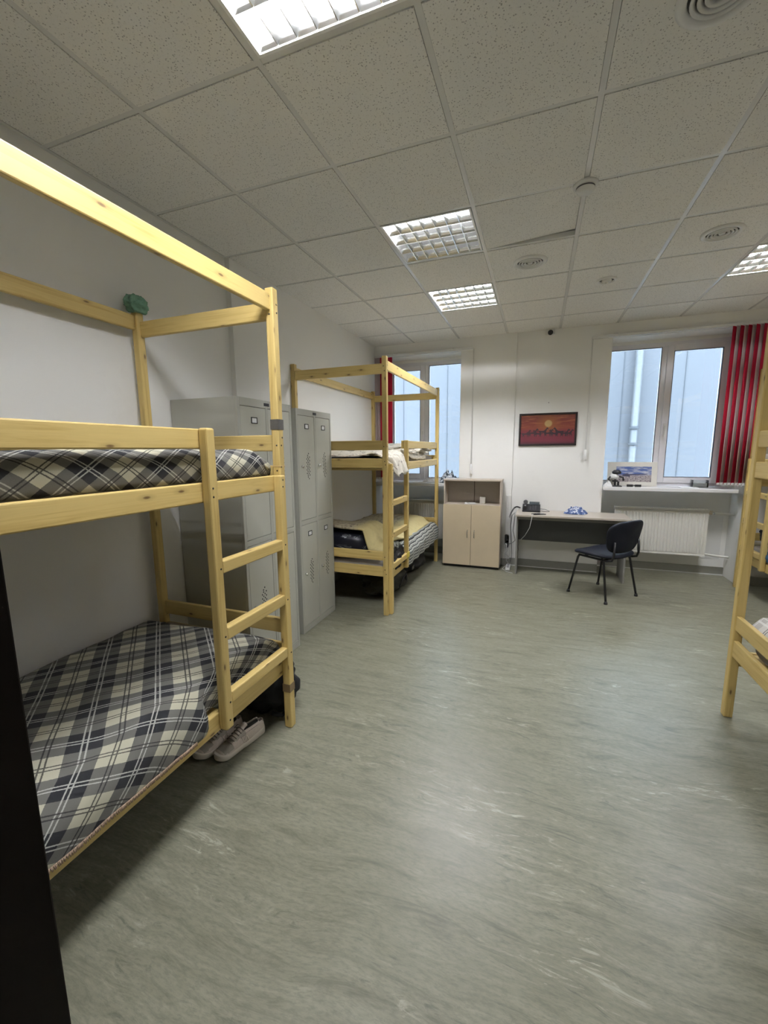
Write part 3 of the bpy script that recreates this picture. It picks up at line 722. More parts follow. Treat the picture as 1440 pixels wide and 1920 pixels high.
# bed 2 lower bunk
mattress(0.06, 0.895, 3.52, 5.44, 0.393, 0.490, 'grey beige mattress on the lower bunk by the left window')
def nav(u, v):
    a, e = 2*PI*u, PI*(v-0.5); ce = abs(math.cos(e))**0.45
    sx = math.copysign(abs(math.cos(a))**0.6, math.cos(a))*ce; sz = math.copysign(abs(math.sin(a))**0.7, math.sin(a))*ce
    x = 0.395+0.335*sx; y = 3.715+0.195*math.sin(e)
    return (x, y, 0.630+0.125*sz*(1+0.10*nz(x*5, y*5, 2))+0.006*nz(x*14, y*14, 4))
b = MB(); b.grid(44, 26, nav, lambda u, v: (u*1.7, v*0.6), close_u=True)
bmesh.ops.remove_doubles(b.bm, verts=b.bm.verts[:], dist=1e-5)
tag(b.build('printed_pillow', M_NAVYP), 'black satin pillow with white print at near end of the far lower bunk', 'pillow')
def zig(u, v):
    y = 4.02+v*1.40; s = u*0.60
    wv = 0.012*nz(y*6, s*6, 9)
    if s < 0.18: x, z = 0.735+s, 0.558+wv
    else:
        a = (s-0.18)/0.42
        x = 0.915+0.062*math.sin(min(1, a*2)*PI/2)+wv+0.008*math.sin(y*26)
        z = 0.558-0.215*a+wv-0.02*(1-v)
        if y < 4.06: x = min(x, 0.912)
    if y > 5.40: x = min(x, 0.905)
    return (x, y, z)
b = MB(); b.grid(30, 70, zig, lambda u, v: (u*0.60, v*1.40))
tag(b.build('zigzag_blanket', M_ZIG, solid=0.008), 'black and white zigzag knit blanket hanging off the far lower bunk', 'blanket')
def flo(u, v):
    x = 0.055+u*0.835; y = 3.515+v*1.925
    hump = 1-sstep(3.86, 4.35, y)
    z = 0.600+0.168*hump*(1-0.55*sstep(0.72, 0.98, u))+0.020*nz(x*4, y*4, 5)+0.012*abs(nz(x*11, y*11, 6))+0.03*math.sin(PI*u)*(1-hump)
    z -= 0.070*sstep(0.82, 1, u)
    z = z+0.024
    dr = sstep(0.77, 0.85, u)                         # the right part of the near edge drops over the mattress end
    if v < 0.05:
        k = 1-v/0.05
        z -= dr*k*(z-0.585)*0.98; y = y+0.012-(0.012 if dr > 0 else 0)
    if v > 0.96: z -= (v-0.96)/0.04*0.08
    return (min(x, 0.888), y, z)
b = MB(); b.grid(44, 80, flo, lambda u, v: (u, v*1.84))
tag(b.build('floral_quilt', M_FLOR, solid=0.022), 'yellow and brown floral quilt spread on the far lower bunk', 'quilt')
jk = lump('jacket', M_BAGB, (0.925, 3.80, 0.455, 0.050, 0.20, 0.090, 0.5, 9.3), 'black jacket with yellow tag hanging at the far bunk ladder', 'jacket')
b = MB(); b.box(0.991, 0.999, 3.965, 4.040, 0.415, 0.490); b.build('yellow_tag', M_YEL, jk, bevel=0.004)
b = MB(); 
for k in range(3): b.box(0.9985, 1.0002, 3.970+k*0.024, 3.982+k*0.024, 0.418, 0.434)
b.build('tag_print', M_BLACK, jk)
lump('pillow', M_ZIG, (0.86, 3.90, 0.555, 0.055, 0.13, 0.045, 0.3, 5.3), 'striped grey pillow end poking out between the far ladder posts', 'pillow')
# bed 3 / 4 bedding
mattress(3.35, 5.25, 1.89, 2.72, 0.393, 0.590, 'mattress on the lower bunk at the right edge')
def b3(u, v):
    x = 3.312+v*1.95; y = 2.735-u*0.86
    z = 0.632+0.018*nz(x*4, y*4, 3)
    if v < 0.03: z -= 0.10*(1-v/0.03)
    if u < 0.06: z -= 0.05*(1-u/0.06)
    return (x, y, z)
b = MB(); b.grid(30, 60, b3, lambda u, v: (u*0.86, v*1.95))
tag(b.build('plaid_blanket', M_PLAIDL, solid=0.008), 'pale plaid blanket on the lower bunk at the right edge', 'blanket', 'plaid blankets')
mattress(3.35, 5.25, 1.89, 2.72, 1.365, 1.475, 'mattress on the upper bunk at the right edge')
mattress(4.385, 5.21, 3.58, 5.46, 0.393, 0.500, 'mattress on the lower bunk behind the right post')
mattress(4.385, 5.21, 3.58, 5.46, 1.365, 1.475, 'mattress on the upper bunk behind the right post')
lump('blue_blanket', M_BLUEB, (4.375, 4.80, 0.47, 0.050, 0.22, 0.09, 0.3, 2.2), 'dark blue blanket bundled at the bunk behind the right post', 'blanket')
bp = lump('backpack', M_BAGB, (4.52, 5.22, 0.635, 0.13, 0.17, 0.135, 0.18, 1.2), 'black backpack with yellow patch on the bunk behind the right post', 'backpack')
MB().box(4.386, 4.392, 5.10, 5.20, 0.56, 0.61).build('yellow_patch', M_YEL, bp)

# ================================================================== LOCKERS
def locker(x0, x1, y0, y1, label):
    t = thing('locker', label, 'locker', (0, 0, 0), 0, 'grey steel lockers')
    Z = 1.86; b = MB(); f = x1-0.004
    wdt = y1-y0
    b.box(x0, x1-0.02, y0, y1, 0.0, Z)                                  # carcass
    st = 0.024; mid = (y0+y1)/2
    b.box(x1-0.02, x1, y0, y0+st, 0, Z).box(x1-0.02, x1, y1-st, y1, 0, Z).box(x1-0.02, x1, mid-0.012, mid+0.012, 0, Z)
    for z0, z1 in ((0, 0.055), (0.925, 0.962), (Z-0.05, Z)): b.box(x1-0.02, x1, y0+st, mid-0.012, z0, z1).box(x1-0.02, x1, mid+0.012, y1-st, z0, z1)
    b.build('body', M_LOCK, t, bevel=0.0015)
    MB().box(x1, x1+0.0015, mid-0.028, mid+0.028, Z-0.036, Z-0.016).build('name_badge', M_BROWNTAG, t)
    for (da, db) in ((y0+st, mid-0.012), (mid+0.012, y1-st)):
        for (za, zb) in ((0.055, 0.925), (0.962, Z-0.05)):
            g = 0.003
            dr = MB().box(x1-0.018, x1-0.001, da+g, db-g, za+g, zb-g).build('door', M_LOCKD, t, bevel=0.002)
            dw = db-da; zc = za+(zb-za)*0.52; yc = da+dw*0.56
            b = MB(); sp = 0.0175
            for r in range(-7, 8):
                for q in ((0,) if abs(r) > 5 else (-1, 1)):
                    yy = yc+q*0.0145+((r % 2)-0.5)*0.0145; zz = zc+r*0.0148
                    b.lathe([(0, 0), (0.0062, 0)], (0, 0, 0), 8, Matrix.Translation((x1-0.0006, yy, zz)) @ Matrix.Rotation(PI/2, 4, 'Y'))
            b.build('vent_holes', M_HOLE, dr)
            MB().lathe([(0.010, 0), (0.010, 0.004), (0.013, 0.010), (0.012, 0.018), (0, 0.021)], k=16, M=Matrix.Translation((x1-0.001, da+dw*0.15, zc)) @ Matrix.Rotation(PI/2, 4, 'Y')).build('knob', M_CHROME, dr)
            lz = zb-0.085; ly = da+dw*0.52; b = MB(); hw, hh = 0.030, 0.020
            b.box(x1-0.001, x1+0.002, ly-hw, ly+hw, lz-hh, lz-hh+0.005).box(x1-0.001, x1+0.002, ly-hw, ly+hw, lz+hh-0.005, lz+hh).box(x1-0.001, x1+0.002, ly-hw, ly-hw+0.006, lz-hh+0.005, lz+hh-0.005).box(x1-0.001, x1+0.002, ly+hw-0.006, ly+hw, lz-hh+0.005, lz+hh-0.005)
            b.build('label_holder', M_HOLE, dr)
            MB().box(x1-0.001, x1+0.0005, ly-hw+0.006, ly+hw-0.006, lz-hh+0.005, lz+hh-0.005).build('label_card', M_PAPER, dr)
    return t
locker(-0.022, 0.500, 2.096, 2.682, 'grey steel locker half hidden behind the foreground bunk ladder')
locker(0.020, 0.428, 2.860, 3.440, 'grey steel four-door locker standing clear beside the far bunk')

# ================================================================== CABINET, DESK, CHAIR
t = thing('cabinet', 'light maple cabinet with two doors below an open shelf', 'cabinet', (0, 0, 0))
X0, X1, Y0, Y1, Z1 = 1.075, 1.800, 5.305, 5.548, 1.150
MB().box(X0, X0+0.018, Y0+0.006, Y1, 0.03, Z1-0.02).build('side_panel', M_CARC, t, bevel=0.001)
MB().box(X1-0.018, X1, Y0+0.006, Y1, 0.03, Z1-0.02).build('side_panel', M_CARC, t, bevel=0.001)
MB().box(X0-0.004, X1+0.004, Y0, Y1, Z1-0.02, Z1).build('top', M_CARC, t, bevel=0.002)
MB().box(X0+0.018, X1-0.018, Y0+0.02, Y1, 0.812, 0.830).build('shelf', M_CARC, t, bevel=0.001)
MB().box(X0+0.018, X1-0.018, Y0+0.02, Y1, 0.03, 0.05).build('bottom', M_CARC, t)
MB().box(X0+0.018, 1.436, Y1-0.012, Y1, 0.05, Z1-0.02).box(1.440, X1-0.018, Y1-0.012, Y1, 0.05, Z1-0.02).build('back_panel', plain('grey_brown_back_board', (0.40, 0.36, 0.315), 0.6), t)
MB().box(1.4335, 1.4425, Y1-0.018, Y1-0.0125, 0.83, Z1-0.02).build('back_joint_strip', plain('brown_joint_strip', (0.13, 0.10, 0.08), 0.5), t)
MB().box(X0+0.01, X1-0.01, Y0+0.03, Y1, 0.0, 0.03).build('plinth', M_BLACK, t)
for (a, bb, hx) in ((X0+0.001, 1.436, 1.395), (1.440, X1-0.001, 1.482)):
    dd = MB().box(a, bb, Y0-0.014, Y0+0.004, 0.036, 0.826).build('door', M_MAPLE, t, bevel=0.0015)
    MB().tube([(hx, Y0-0.014, 0.40), (hx, Y0-0.036, 0.405), (hx, Y0-0.040, 0.42), (hx, Y0-0.040, 0.48), (hx, Y0-0.036, 0.495), (hx, Y0-0.014, 0.50)], 0.006, 8).build('handle', M_CHROME, dd)
tag(MB().box(1.520, 1.590, 5.44, 5.49, 0.830, 0.915).build('charger_box', M_DEVICE, bevel=0.006), 'small white box on the open cabinet shelf', 'box')
tag(MB().box(1.33, 1.47, 5.36, 5.43, 0.830, 0.842, Matrix.Translation((1.40, 5.40, 0)) @ Matrix.Rotation(0.35, 4, 'Z') @ Matrix.Translation((-1.40, -5.40, 0))).build('papers', M_PAPER), 'folded white papers lying on the open cabinet shelf', 'papers')
pts = [(1.52, 5.42, 0.836), (1.48, 5.36, 0.836), (1.42, 5.34, 0.836), (1.38, 5.35, 0.848), (1.35, 5.37, 0.852)]
tag(MB().tube(pts, 0.004, 6).build('charging_cable', M_CABLEW), 'short white cable coiled on the cabinet shelf', 'cable')

t = thing('desk', 'grey-beige office desk with panel legs against the back wall', 'desk', (0, 0, 0))
DZ = 0.755
MB().box(1.985, 3.205, 5.125, 5.590, DZ-0.024, DZ).build('desk_top', M_DESK, t, bevel=0.003)
MB().box(2.000, 3.190, 5.185, 5.210, DZ-0.065, DZ-0.024).build('front_rail', M_DESKG, t)
MB().box(1.996, 2.016, 5.205, 5.585, 0, DZ-0.024).build('side_panel', M_DESKG, t, bevel=0.001)
MB().box(3.165, 3.185, 5.205, 5.585, 0, DZ-0.024).build('side_panel', M_DESKG, t, bevel=0.001)
MB().box(2.016, 3.165, 5.46, 5.478, 0.385, DZ-0.024).build('modesty_panel', M_DARKP, t, label='dark grey panel under the top')

CH = Vector((2.905, 4.765, 0)); fw = Vector((-0.74, 0.672, 0)); ang = math.atan2(fw.y, fw.x)-PI/2
t = thing('office_chair', 'black padded visitor chair with four thin metal legs by the desk', 'chair', CH, ang)
b = MB()
def seat(u, v):
    a = 2*PI*u; e = 0.55; ca, sa = math.cos(a), math.sin(a)
    sx = math.copysign(abs(ca)**e, ca)*0.255; sy = math.copysign(abs(sa)**e, sa)*0.228
    k = (0.0, 0.72, 0.94, 1.0, 1.0, 0.95, 0.8, 0.0)[round(v*7)]; z = (0.428, 0.428, 0.431, 0.441, 0.458, 0.472, 0.478, 0.482)[round(v*7)]
    return (sx*k, sy*k+0.01, z-0.03*max(0, sy*k-0.12)/0.1*0.4+0.015*(abs(sx*k)/0.235)**2)
b.grid(40, 8, seat, close_u=True); bmesh.ops.remove_doubles(b.bm, verts=b.bm.verts[:], dist=1e-5)
b.build('seat', M_NAVY, t, sub=1)
b = MB()
def back(u, v):
    a = 2*PI*u; e = 0.6; ca, sa = math.cos(a), math.sin(a)
    sx = math.copysign(abs(ca)**e, ca)*0.262; sz = math.copysign(abs(sa)**e, sa)*0.166
    k = (0.0, 0.75, 0.95, 1.0, 1.0, 0.95, 0.75, 0.0)[round(v*7)]; y = (-0.022, -0.022, -0.018, -0.008, 0.008, 0.018, 0.024, 0.026)[round(v*7)]
    x = sx*k*(1+0.10*(sz*k/0.15)); z = 0.660+sz*k
    return (x, y-0.235-0.12*(z-0.655)*1.6+0.7*x*x, z)
b.grid(40, 8, back, close_u=True); bmesh.ops.remove_doubles(b.bm, verts=b.bm.verts[:], dist=1e-5)
b.build('backrest', M_NAVY, t, sub=1)
for sx in (-1, 1):
    fr_ = (sx*0.245, 0.22, 0.012); rr_ = (sx*0.245, -0.215, 0.012)
    lg = MB().tube([fr_, (sx*0.205, 0.155, 0.40), (sx*0.200, 0.140, 0.425)], 0.011, 10).build('front_leg', M_BLACK, t)
    MB().lathe([(0, -0.012), (0.017, -0.012), (0.017, 0.0), (0.012, 0.018), (0, 0.018)], fr_, 14).build('foot', M_RUBBER, lg)
    lg = MB().tube([rr_, (sx*0.210, -0.140, 0.40), (sx*0.205, -0.125, 0.425)], 0.011, 10).build('rear_leg', M_BLACK, t)
    MB().lathe([(0, -0.012), (0.017, -0.012), (0.017, 0.0), (0.012, 0.018), (0, 0.018)], rr_, 14).build('foot', M_RUBBER, lg)
    MB().tube([(sx*0.200, 0.150, 0.422), (sx*0.200, -0.17, 0.422), (sx*0.200, -0.215, 0.435), (sx*0.198, -0.232, 0.48), (sx*0.19, -0.228, 0.62)], 0.011, 10).build('back_support', M_BLACK, t)
MB().tube([(-0.20, 0.10, 0.420), (0.20, 0.10, 0.420)], 0.009, 8).tube([(-0.20, -0.12, 0.420), (0.20, -0.12, 0.420)], 0.009, 8).build('cross_bar', M_BLACK, t)

# ================================================================== DESK ITEMS
t = thing('desk_phone', 'black desk telephone at the left end of the desk', 'telephone', (2.135, 5.46, DZ))
MB().prism([(-0.08, 0.0), (0.09, 0.0), (0.09, 0.075), (0.06, 0.085), (-0.08, 0.02)], 0, -0.085, 0.125).build('base', M_BLACK, t, bevel=0.004)
b = MB(); n = Vector((0, -0.42, 0.9)).normalized()
for i in range(3):
    for j in range(4): b.box(0.0+i*0.03, 0.02+i*0.03, -0.065+j*0.024, -0.050+j*0.024, 0.028+j*0.0112, 0.036+j*0.0112)
b.build('keypad', M_GASKET, t)
MB().box(-0.005, 0.115, 0.035, 0.062, 0.078, 0.115).build('display', plain('grey_phone_display', (0.10, 0.12, 0.13), 0.2), t, bevel=0.003)
MB().tube([(-0.05, -0.085, 0.055), (-0.05, -0.05, 0.075), (-0.05, 0.05, 0.110), (-0.05, 0.085, 0.105)], [0.026, 0.017, 0.017, 0.028], 12).build('handset', M_BLACK, t)
cd = []
for k in range(140):
    f = k/139; a = f*2*PI*24
    cx = -0.11-0.11*f; cz = 0.045+0.03*math.sin(f*PI)-0.085*f*f*f; cy = -0.06-0.24*f
    cd.append((cx+0.007*math.cos(a), cy+0.004*math.cos(a), cz+0.007*math.sin(a)))
cd = [(x, y, max(z, 0.010) if y > -0.33 and x > -0.14 else z) for x, y, z in cd]
MB().tube(cd, 0.0026, 5).build('coiled_cord', M_BLACK, t)
def hang(p, q, sag, n=14): 
    p, q = Vector(p), Vector(q); return [p.lerp(q, i/n)+Vector((0, 0, -sag*math.sin(PI*i/n))) for i in range(n+1)]
tag(MB().tube([(2.22, 5.52, DZ+.005), (2.27, 5.50, DZ+.03), (2.32, 5.47, DZ+.028), (2.37, 5.47, DZ+.005), (2.34, 5.43, DZ+.005), (2.28, 5.45, DZ+.005)], 0.0035, 6).build('loose_cable', M_CABLE), 'loop of thin dark cable right of the desk telephone', 'cable')
mp_ = thing('mobile_phone', 'black mobile phone charging near the front edge of the desk', 'mobile phone', (2.245, 5.215, DZ), 0.5)
MB().box(-0.075, 0.075, -0.037, 0.037, 0, 0.009).build('body', M_BLACK, mp_, bevel=0.003)
MB().box(-0.071, 0.071, -0.034, 0.034, 0.009, 0.0096).build('screen', plain('dark_phone_screen', (0.02, 0.02, 0.025), 0.08), mp_)
tag(MB().tube([(2.18, 5.175, DZ+.006), (2.175, 5.13, DZ+.004), (2.17, 5.112, DZ-.03), (2.15, 5.12, DZ-.15), (2.10, 5.16, .50), (2.035, 5.30, .40), (2.022, 5.44, .30), (2.022, 5.565, 0.22)], 0.0038, 6).build('charging_cable', M_CABLEW), 'white charging cable drooping from phone under the desk top', 'cable')
cloth('crumpled_cloth', M_BLUEW, (2.655, 5.40, DZ+0.001, 0.125, 0.085, 0.085, 4.4), 'crumpled blue and white cloth lying on the desk', 'cloth')
# cables down the gap between cabinet and desk
tag(MB().tube([(1.965, 5.40, DZ-.02), (1.93, 5.45, DZ-.06), (1.915, 5.50, .55), (1.93, 5.56, .30), (1.935, 5.57, .12), (1.92, 5.56, .05)], 0.004, 6).build('black_cable', M_CABLE), 'dark cable hanging down the wall left of the desk', 'cable')
tag(MB().tube([(1.975, 5.22, DZ-.01), (1.965, 5.26, .62), (1.95, 5.42, .50), (1.975, 5.50, .36), (1.92, 5.545, .30), (1.86, 5.545, .315)], 0.004, 6).build('phone_cable', M_CABLE), 'grey cable looping from the desk corner to the wall socket', 'cable')
t = thing('wall_socket', 'white wall sockets with black charger between cabinet and desk', 'socket', (1.862, YB-0.022, 0.36))
MB().box(-0.035, 0.035, -0.014, 0, -0.12, 0.05).build('socket_plate', M_TRIMW, t, bevel=0.003)
MB().box(-0.018, 0.018, -0.055, -0.014, -0.02, 0.06).build('charger', M_BLACK, t, bevel=0.006)
MB().box(-0.016, 0.016, -0.040, -0.014, -0.10, -0.06).build('plug', M_TRIMW, t, bevel=0.006)
tag(MB().tube([(1.862, 5.53, .27), (1.89, 5.50, .22), (1.85, 5.52, .17), (1.905, 5.53, .13), (1.87, 5.51, .09), (1.90, 5.52, .045), (1.86, 5.48, .008), (1.84, 5.36, .006), (1.90, 5.26, .005), (1.97, 5.215, .005)], 0.004, 6).build('white_cable', M_CABLEW), 'tangled white cable trailing from the sockets to the floor', 'cable')
t = thing('power_strip', 'white power strip lying on the floor beside the desk leg', 'power strip', (1.905, 5.43, 0))
MB().box(-0.028, 0.028, -0.10, 0.10, 0, 0.035).build('case', M_TRIMW, t, bevel=0.006)
b = MB()
for k in range(3): b.lathe([(0, 0.0352), (0.018, 0.0352)], (0, -0.06+k*0.06, 0), 16)
b.build('outlets', M_GASKET, t)
struct(MB().box(1.845, 1.905, YB-0.036, YB-0.022, 0.10, 0.93).build('trim_4', M_TRIMW, bevel=0.002))

# ================================================================== WALL THINGS
t = thing('picture', 'dark framed picture of horses at a red sunset on the back wall', 'picture', (0, 0, 0))
xa, xb, za, zb = 1.965, 2.632, 1.566, 1.962; tk = 0.022
b = MB(); b.box(xa, xb, YB-0.022, YB, za, za+tk).box(xa, xb, YB-0.022, YB, zb-tk, zb).box(xa, xa+tk, YB-0.022, YB, za+tk, zb-tk).box(xb-tk, xb, YB-0.022, YB, za+tk, zb-tk)
b.build('frame', M_FRAMEB, t, bevel=0.002)
b = MB(); b.poly([(xa+tk, YB-0.012, za+tk), (xb-tk, YB-0.012, za+tk), (xb-tk, YB-0.012, zb-tk), (xa+tk, YB-0.012, zb-tk)], [(0, 0), (1, 0), (1, 1), (0, 1)])
b.mi = 1
HORSE = [(-.50, .10), (-.44, .02), (-.30, .06), (-.10, .03), (.08, .06), (.20, .16), (.30, .30), (.36, .36), (.38, .42), (.41, .36), (.50, .26), (.52, .21), (.46, .20), (.38, .22), (.33, .10), (.29, -.06),
         (.36, -.20), (.30, -.36), (.27, -.36), (.29, -.22), (.19, -.12), (.16, -.34), (.12, -.34), (.12, -.11), (-.14, -.10), (-.18, -.20), (-.12, -.34), (-.16, -.34), (-.25, -.20), (-.30, -.34), (-.35, -.34), (-.31, -.16), (-.38, -.02), (-.46, .00), (-.54, -.06)]
for i, (hx, hz, sc, fl) in enumerate(((0.085, 0.150, 0.125, 1), (0.165, 0.160, 0.135, 1), (0.225, 0.150, 0.115, -1), (0.285, 0.175, 0.125, 1), (0.345, 0.155, 0.120, 1), (0.415, 0.150, 0.120, -1), (0.470, 0.170, 0.135, -1), (0.530, 0.152, 0.125, 1), (0.575, 0.150, 0.115, 1))):
    pts = [(xa+hx+fl*p[0]*sc, YB-0.0125-0.0001*i, za+hz+p[1]*sc) for p in HORSE]
    b.poly(pts)
b.build('canvas', [M_SUNSET, M_HORSE], t)
tag(MB().tube([(2.30, YB, 2.085), (2.30, YB-0.018, 2.088)], 0.004, 8).build('nail', M_GASKET), 'nail in the bare wall above the horse picture', 'nail')

# radiators ------------------------------------------------------------
def radiator(x0, x1, zb, zt, yf, label):
    t = thing('radiator', label, 'radiator', (0, 0, 0), 0, 'panel radiators')
    b = MB(); n = int((x1-x0-0.05)/0.033); pit = (x1-x0-0.05)/n
    ya = yf+0.012
    b.box(x0, x1, ya, ya+0.010, zb, zt-0.02)
    for k in range(n):
        c = x0+0.025+(k+0.5)*pit
        b.prism([(c-pit*0.36, ya+0.001), (c-pit*0.22, yf), (c+pit*0.22, yf), (c+pit*0.36, ya+0.001)], 2, zb+0.035, zt-0.055)
    b.box(x0, x1, ya-0.005, ya+0.001, zb, zb+0.020).box(x0, x1, ya-0.006, ya+0.001, zt-0.045, zt-0.02)
    b.build('front_panel', M_RAD, t, bevel=0.003)
    MB().box(x0+0.004, x1-0.004, yf+0.07, yf+0.08, zb, zt-0.02).build('rear_panel', M_RAD, t)
    b = MB(); b.box(x0-0.002, x1+0.002, yf+0.006, yf+0.014, zt-0.03, zt).box(x0-0.002, x1+0.002, yf+0.08, yf+0.088, zt-0.03, zt)
    for k in range(int((x1-x0)/0.022)): b.box(x0+0.022*k, x0+0.022*k+0.010, yf+0.014, yf+0.08, zt-0.010, zt-0.004)
    b.build('top_grille', M_RAD, t)
    MB().box(x0-0.002, x0+0.003, yf+0.012, yf+0.085, zb, zt-0.004).box(x1-0.003, x1+0.002, yf+0.012, yf+0.085, zb, zt-0.004).build('side_cover', M_RAD, t)
    MB().box(x0+0.2, x0+0.24, yf+0.08, YN, zb+0.05, zt-0.1).box(x1-0.24, x1-0.2, yf+0.08, YN, zb+0.05, zt-0.1).build('wall_bracket', M_RAD, t)
    return t
rd = radiator(3.13, 4.095, 0.255, 0.815, 5.755, 'white panel radiator under the right window sill')
MB().tube([(4.095, 5.80, 0.765), (4.16, 5.80, 0.765)], 0.014, 10).box(4.10, 4.135, 5.785, 5.815, 0.75, 0.80).build('valve', M_CHROME, rd)
MB().tube([(4.15, 5.80, 0.765), (4.35, 5.80, 0.765)], 0.013, 10).build('supply_pipe', M_RAD, rd)
MB().tube([(4.095, 5.83, 0.275), (4.20, 5.83, 0.262), (4.30, 5.83, 0.255), (4.35, 5.83, 0.252)], 0.013, 10).build('return_pipe', M_RAD, rd)
struct(MB().box(4.10, 4.30, 5.945, 5.949, 0.20, 0.72).build('trim_5', M_TRIMW))
radiator(0.20, 1.10, 0.255, 0.815, 5.755, 'white panel radiator behind the far bunk bed')

# vertical blinds ------------------------------------------------------------
def blind(xr0, xr1, slats, label):
    t = thing('vertical_blind', label, 'blind', (0, 0, 0), 0, 'vertical window blinds')
    MB().box(xr0, xr1, YB-0.052, YB-0.010, 2.778, 2.806).build('head_rail', M_TRIMW, t, bevel=0.003)
    for x in (xr0+0.25, xr1-0.25): MB().box(x-0.015, x+0.015, YB-0.045, YB, 2.806, 2.822).build('rail_bracket', M_TRIMW, t)
    zb = 1.125
    for (x, ang, red) in slats:
        w_ = 0.046; dx, dy = math.cos(ang)*w_, math.sin(ang)*w_; yc = YB-0.031-0.030
        b = MB(); bow = 0.006
        def sl(u, v):
            s = 2*u-1; q = (1-s*s)*bow
            return (x+s*dx-math.sin(ang)*q, yc+s*dy+math.cos(ang)*q, zb+(2.774-zb)*v)
        b.grid(7, 2, sl); o = b.build('slat', M_RED if red else M_PALEB, t, solid=0.0012, label='red fabric slat' if red else 'pale fabric slat')
        MB().box(-0.040, 0.040, -0.004, 0.004, 0, 0.022, Matrix.Translation((x, yc, zb-0.003)) @ Matrix.Rotation(ang, 4, 'Z')).build('bottom_weight', M_TRIMW, o)
        MB().box(-0.008, 0.008, -0.003, 0.003, 0, 0.012, Matrix.Translation((x, yc, 2.770)) @ Matrix.Rotation(ang, 4, 'Z')).build('hanger', M_TRIMW, o)
    xs = [s[0] for s in slats]; b = MB()
    for a, c in zip(xs, xs[1:]): b.tube(hang((a, YB-0.10, zb+0.006), (c, YB-0.10, zb+0.006), 0.022, 6), 0.0018, 5)
    b.build('bottom_chain', M_CABLEW, t)
    return t
sl = [(4.088+0.033*k, math.radians(28), k % 2 == 0) for k in range(9)]
bw = blind(2.735, 4.62, sl, 'red and pale vertical blind gathered at right side of the right window')
sl = [(0.085+0.040*k, math.radians(28), k >= 2) for k in range(5)]
bw1 = blind(0.03, 1.37, sl, 'red and pale vertical blind gathered at left side of the left window')
for (x, zt, zb, nm) in ((1.375, 2.76, 1.20, 'white blind cord with weight hanging beside the left window'), (2.735, 2.76, 1.38, 'white blind cord with weight hanging beside the right window')):
    yy = YB-0.040 if x < 1.9 else YB-0.030
    t = thing('blind_cord', nm, 'cord', (x, yy, 0), 0, 'blind pull cords')
    MB().tube([(0, 0, zb+0.12), (0.003, 0, zt+0.03)], 0.0022, 6).tube([(0.010, 0, zb+0.12), (0.011, 0, zt+0.03)], 0.0022, 6).build('cord', M_CABLEW, t)
    MB().lathe([(0, zb), (0.013, zb), (0.016, zb+0.02), (0.014, zb+0.13), (0, zb+0.135)], (0.005, 0, 0), 14).build('weight', M_TRIMW, t)

# ================================================================== SILL ITEMS
ZS = 1.072
t = thing('framed_photo', 'white framed landscape photo leaning on the right window sill', 'picture', (3.285, 5.765, ZS), 0); t.rotation_euler = (-0.14, 0, 0)
MB().box(-0.265, 0.265, 0, 0.014, 0.002, 0.29).build('frame', M_DEVICE, t, bevel=0.002)
b = MB(); b.poly([(-0.17, -0.0008, 0.05), (0.205, -0.0008, 0.05), (0.205, -0.0008, 0.235), (-0.17, -0.0008, 0.235)], [(0, 0), (1, 0), (1, 1), (0, 1)])
b.mi = 1; b.poly([(-0.10, -0.0012, 0.118), (-0.02, -0.0012, 0.112), (-0.02, -0.0012, 0.13), (0.165, -0.0012, 0.142), (0.165, -0.0012, 0.150), (-0.03, -0.0012, 0.142), (-0.05, -0.0012, 0.152), (-0.10, -0.0012, 0.14)])
b.build('photo_print', [M_LAND, plain('print_dark_blue_grey', (0.05, 0.05, 0.09), 0.3)], t)
t = thing('model_figure', 'small black and white model figure at the left of the right window sill', 'figurine', (3.09, 5.66, ZS))
MB().box(-0.06, 0.07, -0.05, 0.05, 0, 0.012).build('base', M_BLACK, t, bevel=0.003)
MB().box(-0.01, 0.012, -0.012, 0.012, 0.012, 0.09).box(-0.03, 0.03, -0.02, 0.02, 0.055, 0.075).box(0.025, 0.045, -0.02, 0.02, 0.012, 0.06).build('legs', M_BLACK, t, bevel=0.003)
MB().lathe([(0, 0.085), (0.04, 0.09), (0.05, 0.12), (0.035, 0.15), (0, 0.155)], (-0.01, 0, 0), 18).build('body', M_TRIMW, t)
MB().lathe([(0, 0.145), (0.045, 0.15), (0.052, 0.172), (0.03, 0.196), (0, 0.20)], (0.01, 0, 0), 18).build('head', M_BLACK, t)
MB().tube([(0.04, -0.01, 0.12), (0.08, -0.02, 0.11), (0.085, -0.02, 0.07)], 0.010, 8).tube([(-0.05, -0.01, 0.12), (-0.075, -0.02, 0.09), (-0.06, -0.03, 0.06)], 0.010, 8).build('arms', M_BLACK, t)
cloth('plastic_bag', M_PAPER, (3.015, 5.60, ZS+0.001, 0.048, 0.035, 0.060, 6.6), 'small crumpled white bag at the left corner of the right sill', 'bag')
t = thing('sunglasses', 'black folded glasses lying on the right window sill', 'glasses', (3.285, 5.62, ZS))
MB().box(-0.075, -0.010, -0.006, 0.006, 0.002, 0.030).box(0.010, 0.075, -0.006, 0.006, 0.002, 0.030).box(-0.012, 0.012, -0.004, 0.004, 0.018, 0.024).build('lenses', M_BLACK, t, bevel=0.003)
MB().tube([(-0.074, 0.006, 0.022), (-0.07, 0.012, 0.018), (0.05, 0.020, 0.008)], 0.0028, 6).tube([(0.074, 0.006, 0.022), (0.07, 0.014, 0.018), (-0.05, 0.026, 0.008)], 0.0028, 6).build('temples', M_BLACK, t)
